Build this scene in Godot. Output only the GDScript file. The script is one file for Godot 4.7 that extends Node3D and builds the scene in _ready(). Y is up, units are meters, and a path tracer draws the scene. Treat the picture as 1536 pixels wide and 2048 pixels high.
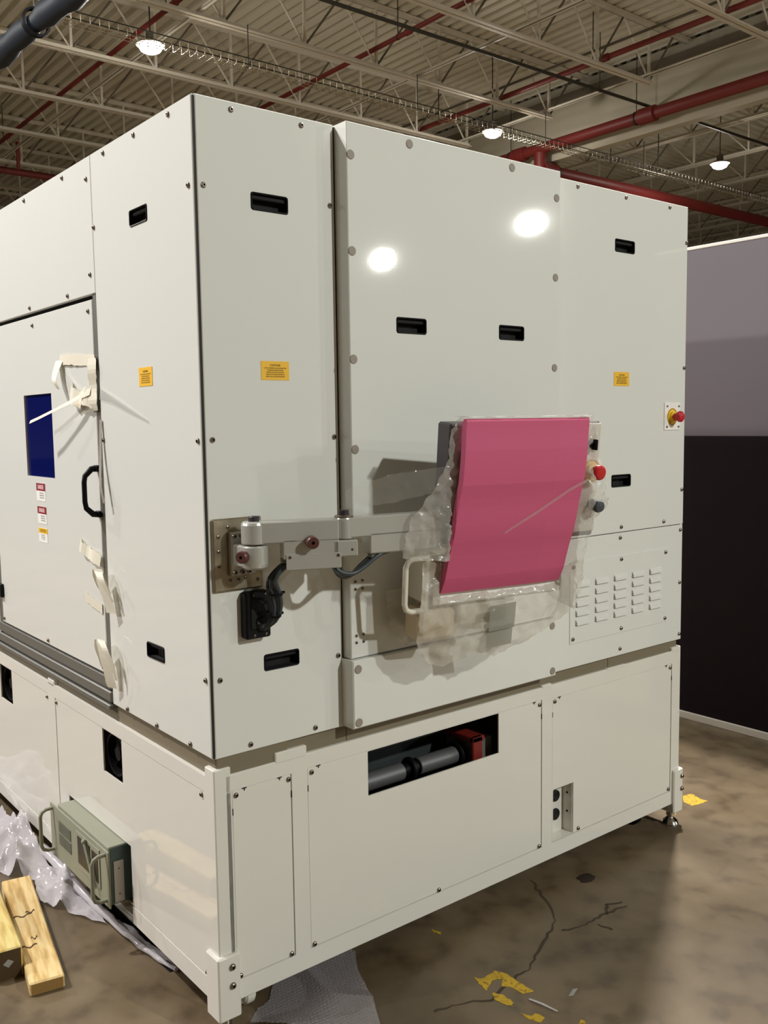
extends Node3D
# A white industrial machine in a warehouse. World: x along the long face, y up, z towards the viewer; the near corner of the machine stands at the origin.

class MB:   # collects faces of one mesh; points of a face run counter-clockwise seen from outside
	var s := SurfaceTool.new()
	func _init():
		s.begin(Mesh.PRIMITIVE_TRIANGLES)
	func v(p: Vector3, n: Vector3, uv := Vector2.ZERO):
		s.set_normal(n)
		s.set_uv(uv)
		s.add_vertex(p)
	func tri(a: Vector3, b: Vector3, c: Vector3):
		var n := (b - a).cross(c - a).normalized()
		v(a, n); v(c, n); v(b, n)
	func quad(a: Vector3, b: Vector3, c: Vector3, d: Vector3):
		tri(a, b, c)
		tri(a, c, d)
	func tri_n(a, b, c, na, nb, nc):
		v(a, na); v(c, nc); v(b, nb)
	func quad_n(a, b, c, d, na, nb, nc, nd):
		tri_n(a, b, c, na, nb, nc)
		tri_n(a, c, d, na, nc, nd)
	func face(pts: Array, outward: Vector3):
		var n: Vector3 = (pts[1] - pts[0]).cross(pts[2] - pts[0])
		if n.dot(outward) < 0:
			pts.reverse()
		for i in range(1, pts.size() - 1):
			tri(pts[0], pts[i], pts[i + 1])
	func box(lo: Vector3, hi: Vector3, b := 0.0, xf := Transform3D.IDENTITY):
		var c := (lo + hi) / 2.0
		var h := (hi - lo) / 2.0
		b = minf(b, minf(h.x, minf(h.y, h.z)) * 0.9)
		var corner := func(sg: Vector3, ax: int) -> Vector3:
			var q := Vector3(sg.x * (h.x - b), sg.y * (h.y - b), sg.z * (h.z - b))
			q[ax] = sg[ax] * h[ax]
			return xf * (c + q)
		for ax in 3:
			var p := (ax + 1) % 3
			var r := (ax + 2) % 3
			for e in [-1.0, 1.0]:
				var pts := []
				for k in [[-1, -1], [1, -1], [1, 1], [-1, 1]]:
					var sg := Vector3.ZERO
					sg[ax] = e; sg[p] = k[0]; sg[r] = k[1]
					pts.append(corner.call(sg, ax))
				var o := Vector3.ZERO
				o[ax] = e
				face(pts, xf.basis * o)
		if b <= 0.0:
			return
		for ax in 3:
			var p := (ax + 1) % 3
			var r := (ax + 2) % 3
			for e in [-1.0, 1.0]:
				for f in [-1.0, 1.0]:
					var o := Vector3.ZERO
					o[p] = e; o[r] = f
					var a := o; a[ax] = -1
					var d := o; d[ax] = 1
					face([corner.call(a, p), corner.call(d, p), corner.call(d, r), corner.call(a, r)], xf.basis * o)
		for x in [-1.0, 1.0]:
			for y in [-1.0, 1.0]:
				for z in [-1.0, 1.0]:
					var o := Vector3(x, y, z)
					face([corner.call(o, 0), corner.call(o, 1), corner.call(o, 2)], xf.basis * o)
	func lathe(prof: Array, xf := Transform3D.IDENTITY, n := 16):   # prof: [radius, height] from the bottom up, round the local y axis
		for i in prof.size() - 1:
			var r0: float = prof[i][0]; var h0: float = prof[i][1]
			var r1: float = prof[i + 1][0]; var h1: float = prof[i + 1][1]
			var sl := Vector2(h1 - h0, r0 - r1).normalized()
			for k in n:
				var a0 := TAU * k / n
				var a1 := TAU * (k + 1) / n
				var d0 := Vector3(cos(a0), 0, -sin(a0))
				var d1 := Vector3(cos(a1), 0, -sin(a1))
				var n0 := xf.basis * (d0 * sl.x + Vector3.UP * sl.y)
				var n1 := xf.basis * (d1 * sl.x + Vector3.UP * sl.y)
				var A := xf * (d0 * r0 + Vector3.UP * h0)
				var B := xf * (d1 * r0 + Vector3.UP * h0)
				var C := xf * (d1 * r1 + Vector3.UP * h1)
				var D := xf * (d0 * r1 + Vector3.UP * h1)
				if r0 > 0.0: tri_n(A, B, C, n0, n1, n1)
				if r1 > 0.0: tri_n(A, C, D, n0, n1, n0)
	func cyl(p0: Vector3, p1: Vector3, r: float, n := 14, b := 0.0):
		var L := p0.distance_to(p1)
		if b > 0.0:
			lathe([[0.0, 0.0], [r - b, 0.0], [r, b], [r, L - b], [r - b, L], [0.0, L]], aim(p0, p1), n)
		else:
			lathe([[0.0, 0.0], [r, 0.0], [r, L], [0.0, L]], aim(p0, p1), n)
	static func aim(p0: Vector3, p1: Vector3) -> Transform3D:
		var y := (p1 - p0).normalized()
		var t := Vector3.RIGHT if absf(y.x) < 0.8 else Vector3.FORWARD
		var x := y.cross(t).normalized()
		return Transform3D(Basis(x, y, x.cross(y)), p0)
	func tube(path: Array, r, n := 10):
		var frames := []
		var side := Vector3.ZERO
		for i in path.size():
			var d: Vector3 = (path[mini(i + 1, path.size() - 1)] - path[maxi(i - 1, 0)]).normalized()
			if side == Vector3.ZERO:
				side = d.cross(Vector3.UP if absf(d.y) < 0.9 else Vector3.RIGHT).normalized()
			side = (side - d * side.dot(d)).normalized()
			frames.append([path[i], side, d.cross(side), d])
		for i in path.size() - 1:
			var f: Array = frames[i]
			var g: Array = frames[i + 1]
			var rf: float = r[i] if r is Array else r
			var rg: float = r[i + 1] if r is Array else r
			for k in n:
				var a0 := TAU * k / n
				var a1 := TAU * (k + 1) / n
				var n0: Vector3 = f[1] * cos(a0) + f[2] * sin(a0)
				var n1: Vector3 = f[1] * cos(a1) + f[2] * sin(a1)
				var m0: Vector3 = g[1] * cos(a0) + g[2] * sin(a0)
				var m1: Vector3 = g[1] * cos(a1) + g[2] * sin(a1)
				quad_n(f[0] + n0 * rf, f[0] + n1 * rf, g[0] + m1 * rg, g[0] + m0 * rg, n0, n1, m1, m0)
		for e in [[0, -1.0], [path.size() - 1, 1.0]]:
			var f: Array = frames[e[0]]
			var rr: float = r[e[0]] if r is Array else r
			for k in n:
				var a0 := TAU * k / n
				var a1 := TAU * (k + 1) / n
				face([f[0], f[0] + (f[1] * cos(a0) + f[2] * sin(a0)) * rr, f[0] + (f[1] * cos(a1) + f[2] * sin(a1)) * rr], f[3] * e[1])
	func prism(poly: PackedVector2Array, z0: float, z1: float, xf := Transform3D.IDENTITY):   # poly in local xy, from z0 to z1
		if Geometry2D.is_polygon_clockwise(poly):
			poly.reverse()
		var t := Geometry2D.triangulate_polygon(poly)
		for i in range(0, t.size(), 3):
			var p := [poly[t[i]], poly[t[i + 1]], poly[t[i + 2]]]
			face([xf * V(p[0], z1), xf * V(p[1], z1), xf * V(p[2], z1)], xf.basis * Vector3.BACK)
			face([xf * V(p[0], z0), xf * V(p[1], z0), xf * V(p[2], z0)], xf.basis * Vector3.FORWARD)
		for i in poly.size():
			var a := poly[i]
			var b := poly[(i + 1) % poly.size()]
			quad(xf * V(a, z0), xf * V(b, z0), xf * V(b, z1), xf * V(a, z1))
	static func V(p: Vector2, z: float) -> Vector3:
		return Vector3(p.x, p.y, z)
	func plate(x0: float, x1: float, y0: float, y1: float, z0: float, z1: float, holes := [], b := 0.0015):   # a sheet facing local +z with rectangular holes [x0, x1, y0, y1]
		var ix0 := x0 + b; var ix1 := x1 - b; var iy0 := y0 + b; var iy1 := y1 - b
		var xs := [ix0, ix1]
		var ys := [iy0, iy1]
		for h in holes:
			for k in 2:
				var hx: float = clampf(h[k], ix0, ix1)
				var hy: float = clampf(h[2 + k], iy0, iy1)
				if not xs.has(hx): xs.append(hx)
				if not ys.has(hy): ys.append(hy)
		xs.sort(); ys.sort()
		for i in xs.size() - 1:
			for j in ys.size() - 1:
				var m := Vector2((xs[i] + xs[i + 1]) / 2.0, (ys[j] + ys[j + 1]) / 2.0)
				var open := false
				for h in holes:
					if m.x > h[0] and m.x < h[1] and m.y > h[2] and m.y < h[3]: open = true
				if open: continue
				for e in [[z1, 1.0], [z0, -1.0]]:
					face([Vector3(xs[i], ys[j], e[0]), Vector3(xs[i + 1], ys[j], e[0]), Vector3(xs[i + 1], ys[j + 1], e[0]), Vector3(xs[i], ys[j + 1], e[0])], Vector3(0, 0, e[1]))
		var inner := [Vector2(ix0, iy0), Vector2(ix1, iy0), Vector2(ix1, iy1), Vector2(ix0, iy1)]
		var outer := [Vector2(x0, y0), Vector2(x1, y0), Vector2(x1, y1), Vector2(x0, y1)]
		for k in 4:
			var j := (k + 1) % 4
			if b > 0.0:
				quad(V(outer[k], z1 - b), V(outer[j], z1 - b), V(inner[j], z1), V(inner[k], z1))
				quad(V(outer[k], z0), V(outer[j], z0), V(outer[j], z1 - b), V(outer[k], z1 - b))
			else:
				var mid: Vector2 = (outer[k] + outer[j]) / 2.0
				quad(V(outer[k], z0), V(outer[j], z0), V(outer[j], z1), V(outer[k], z1))
		for h in holes:
			var c := [Vector2(h[0], maxf(h[2], y0)), Vector2(h[1], maxf(h[2], y0)), Vector2(h[1], h[3]), Vector2(h[0], h[3])]
			for k in 4:
				var j := (k + 1) % 4
				quad(V(c[j], z0), V(c[k], z0), V(c[k], z1), V(c[j], z1))
	func ribbon(path: Array, wide: Array, t := 0.0004):   # a strip along path; wide: the full width vector at each point
		for i in path.size() - 1:
			var a: Vector3 = path[i]; var b: Vector3 = path[i + 1]
			var wa: Vector3 = wide[i] / 2.0; var wb: Vector3 = wide[i + 1] / 2.0
			var n := (b - a).cross(wa).normalized() * t / 2.0
			face([a - wa + n, b - wb + n, b + wb + n, a + wa + n], n)
			face([a - wa - n, b - wb - n, b + wb - n, a + wa - n], -n)

var M := {}
var taken := {}
var rng := RandomNumberGenerator.new()

func free_name(parent: Node, called: String) -> String:
	var key := str(parent.get_instance_id()) + called
	taken[key] = taken.get(key, -1) + 1
	return called if taken[key] == 0 else "%s_%03d" % [called, taken[key]]

func put(called: String, surfaces: Array, parent: Node3D = self, xf = null) -> MeshInstance3D:   # surfaces: [builder, material, builder, material ...]
	var me: ArrayMesh = null
	for i in range(0, surfaces.size(), 2):
		me = surfaces[i].s.commit(me)
		me.surface_set_material(i / 2, surfaces[i + 1])
	return place(called, me, parent, xf)

func place(called: String, me: Mesh, parent: Node3D = self, xf = null) -> MeshInstance3D:
	var o := MeshInstance3D.new()
	o.mesh = me
	o.name = free_name(parent, called)
	parent.add_child(o, true)
	if xf is Transform3D: o.transform = xf
	elif xf is Vector3: o.position = xf
	return o

func thing(called: String, label: String, category: String, at := Vector3.ZERO, group := "") -> Node3D:
	var o := Node3D.new()
	o.name = free_name(self, called)
	add_child(o, true)
	o.position = at
	return tag(o, label, category, group)

func tag(o: Node3D, label: String, category: String, group := "") -> Node3D:
	o.set_meta("label", label)
	o.set_meta("category", category)
	if group: o.set_meta("group", group)
	return o

func structure(o: Node3D) -> Node3D:
	o.set_meta("kind", "structure")
	return o

func mat(c: Color, rough := 0.5, metal := 0.0) -> StandardMaterial3D:
	var m := StandardMaterial3D.new()
	m.albedo_color = c
	m.roughness = rough
	m.metallic = metal
	return m

func rgb(r: float, g: float, b: float) -> Color:
	return Color(r / 255.0, g / 255.0, b / 255.0)

func noise_tex(size: int, freq: float, sd: int, ramp = null, octaves := 4, as_normal := 0.0, kind := FastNoiseLite.TYPE_SIMPLEX_SMOOTH) -> NoiseTexture2D:
	var t := NoiseTexture2D.new()
	var n := FastNoiseLite.new()
	n.seed = sd
	n.noise_type = kind
	n.frequency = freq
	n.fractal_octaves = octaves
	t.width = size; t.height = size
	t.noise = n
	t.seamless = true
	if ramp: 
		var g := Gradient.new()
		g.offsets = PackedFloat32Array(ramp[0])
		g.colors = PackedColorArray(ramp[1])
		t.color_ramp = g
	if as_normal > 0.0:
		t.as_normal_map = true
		t.bump_strength = as_normal
	return t

func _ready():
	rng.seed = 7
	setup_view()
	make_materials()
	build_room()
	build_roof()
	build_machine()
	build_arm_and_console()
	build_floor_things()
	for o in find_children("*", "GeometryInstance3D", true, false):
		o.cast_shadow = GeometryInstance3D.SHADOW_CASTING_SETTING_ON

# ------------------------------------------------------------------ camera, exposure, lamps
var lamps := [   # place, power, label of those in the picture
	[Vector3(3.75, 5.70, -8.05), 26.0, "round bright high bay lamp beside the wire tray at the top left"],
	[Vector3(9.05, 5.70, -7.98), 26.0, "bright high bay lamp by the wire tray right of the centre"],
	[Vector3(13.35, 5.70, -6.96), 26.0, "small bright high bay lamp at the right edge beyond the red pipes"],
	[Vector3(3.5, 5.70, -1.0), 54.0, ""],
	[Vector3(-2.75, 5.70, -2.4), 33.0, ""],
	[Vector3(-8.2, 5.70, -3.0), 28.0, ""],
	[Vector3(2.5, 5.70, 7.9), 52.0, ""],
	[Vector3(13.9, 5.70, 11.75), 26.0, ""],
	[Vector3(14.05, 5.70, 16.9), 26.0, ""],
	[Vector3(9.0, 5.70, -0.9), 26.0, ""],
	[Vector3(-2.6, 5.70, -8.6), 26.0, ""],
	[Vector3(-8.4, 5.70, -9.2), 26.0, ""],
]

func setup_view():
	var cam := Camera3D.new()
	cam.name = "camera"
	add_child(cam)
	cam.transform = Transform3D(Basis(Vector3(0.77966652, -0.01397022, 0.62603909), Vector3(0.07065574, 0.99532925, -0.06578335), Vector3(-0.62219601, 0.09552233, 0.77701197)).orthonormalized(), Vector3(-1.01413, 1.5, 1.92797))
	cam.fov = 57.6733
	cam.near = 0.05
	cam.far = 200.0
	cam.current = true
	var we := WorldEnvironment.new()
	we.name = "world_environment"
	var e := Environment.new()
	e.background_mode = Environment.BG_COLOR
	e.background_color = Color(0.02, 0.02, 0.02)
	e.tonemap_mode = Environment.TONE_MAPPER_LINEAR
	e.tonemap_exposure = 0.75
	e.sdfgi_enabled = true
	e.ssao_enabled = true
	e.ssil_enabled = true
	we.environment = e
	add_child(we)
	for L in lamps:
		var sp := SpotLight3D.new()
		sp.name = free_name(self, "lamp_light")
		sp.position = L[0] + Vector3(0, -0.10, 0)
		sp.rotation_degrees.x = -90
		sp.spot_angle = 87.0
		sp.spot_angle_attenuation = 0.15
		sp.light_energy = L[1]
		sp.light_color = Color(0.985, 1.0, 0.972) if L[0].z > 5.0 else Color(1.0, 0.99, 0.98)
		sp.light_size = 0.12
		sp.spot_range = 90.0
		sp.spot_attenuation = 2.0
		sp.shadow_enabled = true
		add_child(sp)
		var up := OmniLight3D.new()
		up.name = free_name(self, "lamp_uplight")
		up.position = L[0] + Vector3(0, -0.03, 0)
		up.light_energy = L[1] * 0.12
		up.light_color = Color(1.0, 0.97, 0.93)
		up.light_size = 0.12
		up.omni_range = 90.0
		up.omni_attenuation = 2.0
		up.shadow_enabled = true
		add_child(up)

func make_materials():
	var peel := noise_tex(512, 0.06, 3, null, 2, 4.0)
	M.white = mat(rgb(227, 228, 223), 0.042)
	M.white.normal_enabled = true
	M.white.normal_texture = peel
	M.white.normal_scale = 0.0045
	M.white.uv1_triplanar = true
	M.white.uv1_world_triplanar = true
	M.white.uv1_scale = Vector3(5, 5, 5)
	M.base_white = M.white.duplicate()
	M.base_white.albedo_color = rgb(228, 225, 217)
	M.grey_alu = mat(rgb(128, 127, 122), 0.42, 0.55)
	M.beige = mat(rgb(122, 112, 92), 0.6)
	M.inside = mat(rgb(26, 25, 25), 0.7)
	M.black = mat(rgb(13, 13, 16), 0.5)
	M.black.metallic_specular = 0.3
	M.black_matte = mat(rgb(8, 8, 9), 0.8)
	M.steel = mat(rgb(150, 140, 130), 0.32, 0.9)
	M.socket = mat(rgb(30, 26, 24), 0.6)
	M.plug = mat(rgb(150, 141, 130), 0.6)
	M.stainless = mat(rgb(176, 166, 146), 0.36, 0.75)
	M.stainless.albedo_texture = noise_tex(256, 0.012, 21, [[0.0, 1.0], [Color(0.78, 0.76, 0.72), Color(1, 1, 1)]], 3)
	M.stainless.uv1_triplanar = true
	M.stainless.uv1_scale = Vector3(5, 5, 5)
	M.cast_alu = mat(rgb(196, 196, 190), 0.28, 0.4)
	M.brown = mat(rgb(84, 48, 42), 0.4)
	M.dark_plastic = mat(rgb(48, 38, 46), 0.45)
	M.chrome = mat(rgb(205, 203, 200), 0.16, 1.0)
	M.yellow = mat(rgb(244, 200, 44), 0.5)
	M.label_yellow = mat(rgb(244, 190, 40), 0.5)
	M.label_ink = mat(rgb(86, 66, 10), 0.6)
	M.label_white = mat(rgb(244, 242, 238), 0.5)
	M.label_red = mat(rgb(140, 28, 44), 0.5)
	M.label_pink = mat(rgb(255, 226, 226), 0.5)
	M.label_grey = mat(rgb(150, 150, 146), 0.6)
	M.red = mat(rgb(196, 32, 38), 0.35)
	M.blue_glass = mat(rgb(8, 18, 84), 0.06)
	M.knob_grey = mat(rgb(70, 74, 84), 0.35)
	M.cable = mat(rgb(22, 24, 28), 0.42)
	M.cable_grey = mat(rgb(60, 70, 76), 0.42)
	M.pc = mat(rgb(150, 152, 134), 0.45)
	M.pc_dark = mat(rgb(98, 100, 86), 0.6)
	M.pc_black = mat(rgb(40, 36, 26), 0.35)
	M.pc_teal = mat(rgb(86, 108, 104), 0.5)
	M.foam = mat(rgb(208, 92, 132), 0.6)
	M.foam.normal_enabled = true
	M.foam.normal_texture = noise_tex(256, 0.08, 17, null, 3, 4.0)
	M.foam.normal_scale = 0.04
	M.foam.uv1_triplanar = true
	M.foam.uv1_scale = Vector3(6, 6, 6)
	M.tape = mat(rgb(232, 226, 208), 0.6)
	M.tape_grey = mat(rgb(158, 148, 138), 0.6)
	M.tape.backlight_enabled = true
	M.tape.backlight = Color(0.3, 0.28, 0.24)
	M.film = mat(Color(0.93, 0.93, 0.92, 0.10), 0.12)
	M.film.transparency = BaseMaterial3D.TRANSPARENCY_ALPHA
	M.wrap = mat(Color(0.88, 0.87, 0.84, 0.36), 0.12)
	M.wrap.transparency = BaseMaterial3D.TRANSPARENCY_ALPHA
	M.bag = mat(Color(0.88, 0.86, 0.82, 0.44), 0.2)
	M.bag.transparency = BaseMaterial3D.TRANSPARENCY_ALPHA
	var crease := noise_tex(512, 0.05, 61, null, 2, 6.0, FastNoiseLite.TYPE_CELLULAR)
	for q in [[M.wrap, 0.5, 9.0], [M.bag, 0.25, 5.0]]:
		q[0].normal_enabled = true
		q[0].normal_texture = crease
		q[0].normal_scale = q[1]
		q[0].uv1_triplanar = true
		q[0].uv1_scale = Vector3(q[2], q[2], q[2])
	M.bubble = mat(Color(0.66, 0.64, 0.66, 0.5), 0.10)
	M.bubble.transparency = BaseMaterial3D.TRANSPARENCY_ALPHA
	M.sheet = mat(Color(0.86, 0.84, 0.86, 0.66), 0.10)
	M.sheet.transparency = BaseMaterial3D.TRANSPARENCY_ALPHA
	M.sheet.normal_enabled = true
	M.sheet.normal_texture = noise_tex(512, 0.012, 63, null, 2, 10.0)
	M.sheet.normal_scale = 0.5
	M.sheet.uv1_triplanar = true
	M.sheet.uv1_scale = Vector3(3, 3, 3)
	M.grey_tape = mat(Color(0.66, 0.66, 0.62, 0.55), 0.24)
	M.grey_tape.transparency = BaseMaterial3D.TRANSPARENCY_ALPHA
	M.tray_white = mat(rgb(226, 222, 208), 0.4)
	# floor
	M.floor = mat(Color(1, 1, 1), 0.5)
	M.floor.albedo_texture = noise_tex(1024, 0.0035, 5, [[0.0, 0.38, 0.62, 1.0], [rgb(92, 79, 60), rgb(106, 92, 71), rgb(118, 103, 81), rgb(132, 116, 93)]], 6)
	M.floor.uv1_triplanar = true
	M.floor.uv1_world_triplanar = true
	M.floor.uv1_scale = Vector3(0.31, 0.31, 0.31)
	M.floor.detail_enabled = true
	M.floor.detail_blend_mode = BaseMaterial3D.BLEND_MODE_MUL
	M.floor.detail_albedo = noise_tex(1024, 0.02, 9, [[0.0, 0.45, 1.0], [Color(0.70, 0.68, 0.66), Color(0.93, 0.92, 0.91), Color(1, 1, 1)]], 5)
	M.floor.detail_uv_layer = BaseMaterial3D.DETAIL_UV_1
	M.floor.roughness_texture = noise_tex(512, 0.01, 31, [[0.0, 1.0], [Color(0.6, 0.6, 0.6), Color(1, 1, 1)]], 4)
	M.crack = mat(rgb(66, 56, 42), 0.8)
	M.stain = mat(rgb(46, 36, 30), 0.5)
	M.paint = mat(rgb(206, 170, 48), 0.65)
	M.paint.albedo_texture = noise_tex(256, 0.03, 41, [[0.0, 0.4, 1.0], [Color(0.62, 0.55, 0.45), Color(0.95, 0.95, 0.95), Color(1, 1, 1)]], 4)
	M.paint.uv1_triplanar = true
	M.paint.uv1_scale = Vector3(8, 8, 8)
	M.wood = mat(Color(1, 1, 1), 0.6)
	M.wood.albedo_texture = noise_tex(512, 0.012, 51, [[0.0, 0.42, 0.6, 1.0], [rgb(196, 158, 92), rgb(230, 198, 134), rgb(244, 218, 158), rgb(250, 232, 182)]], 4)
	M.wood.uv1_triplanar = true
	M.wood.uv1_scale = Vector3(7.0, 7.0, 0.8)
	M.wood_green = M.wood.duplicate()
	M.wood.albedo_color = rgb(236, 232, 228)
	M.wood_green.albedo_color = rgb(224, 226, 200)
	M.wood_end = mat(rgb(150, 116, 62), 0.7)
	M.wood_end_dark = mat(rgb(70, 52, 26), 0.7)
	M.wood_mark = mat(rgb(84, 60, 28), 0.8)
	# roof
	M.deck = mat(rgb(206, 202, 184), 0.6)
	M.joist = mat(rgb(200, 194, 178), 0.5)
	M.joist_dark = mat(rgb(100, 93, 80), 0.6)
	M.curtain = mat(rgb(186, 180, 160), 0.6)
	M.pipe_red = mat(rgb(112, 36, 32), 0.5)
	M.conduit = mat(rgb(46, 44, 36), 0.5)
	M.wire = mat(rgb(210, 204, 190), 0.22, 1.0)
	M.blue_hose = mat(rgb(15, 26, 38), 0.6)
	M.wall = mat(rgb(176, 168, 152), 0.7)
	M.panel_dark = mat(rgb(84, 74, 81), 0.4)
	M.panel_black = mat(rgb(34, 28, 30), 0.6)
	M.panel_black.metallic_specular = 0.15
	M.panel_trim = mat(rgb(214, 208, 198), 0.4)
	M.lens = mat(rgb(255, 255, 255), 0.3)
	M.lens.emission_enabled = true
	M.lens.emission = Color(1.0, 0.97, 0.92)
	M.lens.emission_energy_multiplier = 14.0

# ------------------------------------------------------------------ the warehouse
func build_room():
	var b := MB.new()
	b.box(Vector3(-30, -0.2, -45), Vector3(45, 0, 30))
	var fl := structure(put("floor", [b, M.floor]))
	for c in [[[1.173, -.064], [1.13, .028], [1.066, .132], [.998, .184], [.891, .231], [.806, .271], [.754, .273], [.618, .303], [.521, .254], [.464, .241]], [[1.273, .238], [1.188, .228], [1.115, .229], [1.042, .214], [1.016, .207]], [[1.131, .254], [1.128, .302]], [[1.19, .23], [1.235, .2], [1.3, .22]]]:
		var k := MB.new()
		var pts := []
		for i in c.size() - 1:
			for j in 5:
				var q := Vector2(c[i][0], c[i][1]).lerp(Vector2(c[i + 1][0], c[i + 1][1]), j / 5.0)
				pts.append(q + Vector2(rng.randf_range(-1, 1), rng.randf_range(-1, 1)) * 0.006)
		for i in pts.size() - 1:
			var d: Vector2 = (pts[i + 1] - pts[i]).normalized().orthogonal()
			var w0 := 0.0012 + 0.0035 * absf(sin(i * 0.23 + 0.4)); var w1 := 0.0012 + 0.0035 * absf(sin((i + 1) * 0.23 + 0.4))
			var P := func(q: Vector2) -> Vector3: return Vector3(q.x, 0.0006, q.y)
			k.face([P.call(pts[i] - d * w0), P.call(pts[i + 1] - d * w1), P.call(pts[i + 1] + d * w1), P.call(pts[i] + d * w0)], Vector3.UP)
		put("crack", [k, M.crack], fl)
	var st := MB.new()
	var sp := PackedVector2Array()
	for i in 22:
		var a := TAU * i / 22
		sp.append(Vector2(1.323 + cos(a) * 0.035 * rng.randf_range(0.85, 1.15), -0.046 + sin(a) * 0.028 * rng.randf_range(0.85, 1.15)))
	st.prism(sp, 0.0, 0.0007, Transform3D(Basis(Vector3.RIGHT, -PI / 2), Vector3.ZERO))
	put("oil_stain", [st, M.stain], fl)
	var walls := {"wall_left": [Vector3(-30.3, 0, -45), Vector3(-30, 7.2, 30)], "wall_right": [Vector3(45, 0, -45), Vector3(45.3, 7.2, 30)], "wall_back": [Vector3(-30, 0, -45.3), Vector3(45, 7.2, -45)], "wall_front": [Vector3(-30, 0, 30), Vector3(45, 7.2, 30.3)]}
	for k in walls:
		var w := MB.new()
		w.box(walls[k][0], walls[k][1])
		structure(put(k, [w, M.wall]))
	# dark partition at the right, parallel to the side of the machine
	var p := thing("partition_panel", "tall dark purple grey panel with white edges right of the white machine", "partition", Vector3(3.01, 0, -0.2))
	var pb := MB.new()
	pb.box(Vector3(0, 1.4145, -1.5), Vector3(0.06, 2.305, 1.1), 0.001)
	put("upper_part", [pb, M.panel_dark], p)
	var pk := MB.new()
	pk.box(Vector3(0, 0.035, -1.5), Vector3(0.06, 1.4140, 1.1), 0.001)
	put("lower_part", [pk, M.panel_black], p)  # lower part of the partition, coloured darker than the upper
	var pt := MB.new()
	pt.box(Vector3(-0.006, 2.305, -1.505), Vector3(0.066, 2.32, 1.105), 0.002)
	put("top_trim", [pt, M.panel_trim], p)
	var pl := MB.new()
	pl.box(Vector3(-0.012, 0.0, -1.505), Vector3(0.066, 0.035, 1.105), 0.002)
	put("bottom_trim", [pl, M.panel_trim], p)

func deck_mesh(x0: float, x1: float, z0: float, z1: float, along_z: bool) -> MB:
	var b := MB.new()
	var pitch := 0.18
	var prof := [[0.0, 0.0], [0.095, 0.0], [0.112, 0.07], [0.163, 0.07], [0.18, 0.0]]
	var a0 := x0 if along_z else z0
	var a1 := x1 if along_z else z1
	for k in int((a1 - a0) / pitch):
		for i in prof.size() - 1:
			var u0: float = a0 + k * pitch + prof[i][0]
			var u1: float = a0 + k * pitch + prof[i + 1][0]
			var h0: float = 6.80 + prof[i][1]
			var h1: float = 6.80 + prof[i + 1][1]
			if along_z:
				b.face([Vector3(u0, h0, z0), Vector3(u1, h1, z0), Vector3(u1, h1, z1), Vector3(u0, h0, z1)], Vector3.DOWN)
			else:
				b.face([Vector3(x0, h0, u0), Vector3(x0, h1, u1), Vector3(x1, h1, u1), Vector3(x1, h0, u0)], Vector3.DOWN)
	return b

func make_joist(called: String, length: float, depth: float, panel: float, label: String, group: String) -> Node3D:   # along local x from 0, top chord at y 0
	var t := thing(called, label, "roof joist", Vector3.ZERO, group)
	var tc := MB.new()
	for s in [-1.0, 1.0]:
		tc.box(Vector3(0, -0.008, s * 0.012 if s > 0 else -0.062), Vector3(length, 0, 0.062 if s > 0 else -0.012))
		tc.box(Vector3(0, -0.055, s * 0.012 - 0.003), Vector3(length, -0.008, s * 0.012 + 0.003))
	put("top_chord", [tc, M.joist], t)
	var bc := MB.new()
	for s in [-1.0, 1.0]:
		bc.box(Vector3(0, -depth, 0.012 if s > 0 else -0.062), Vector3(length - panel * 0.75, -depth + 0.008, 0.062 if s > 0 else -0.012))
		bc.box(Vector3(0, -depth + 0.008, s * 0.012 - 0.003), Vector3(length - panel * 0.75, -depth + 0.055, s * 0.012 + 0.003))
	put("bottom_chord", [bc, M.joist], t)
	var vert := MB.new()
	vert.box(Vector3(-0.016, -depth + 0.03, -0.016), Vector3(0.016, -0.02, 0.016))
	var vm: ArrayMesh = vert.s.commit()
	vm.surface_set_material(0, M.joist)
	var dms := []
	for s in [-1.0, 1.0]:
		var d := MB.new()
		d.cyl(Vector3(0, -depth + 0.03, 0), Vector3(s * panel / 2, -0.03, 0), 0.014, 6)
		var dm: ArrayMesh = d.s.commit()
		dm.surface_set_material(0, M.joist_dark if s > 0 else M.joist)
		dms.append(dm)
	var x := length - panel * 0.8
	while x > panel * 0.5:
		place("web_vertical", vm, t, Vector3(x, 0, 0))
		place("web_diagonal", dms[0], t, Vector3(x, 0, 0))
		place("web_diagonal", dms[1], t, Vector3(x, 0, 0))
		x -= panel
	return t

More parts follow.
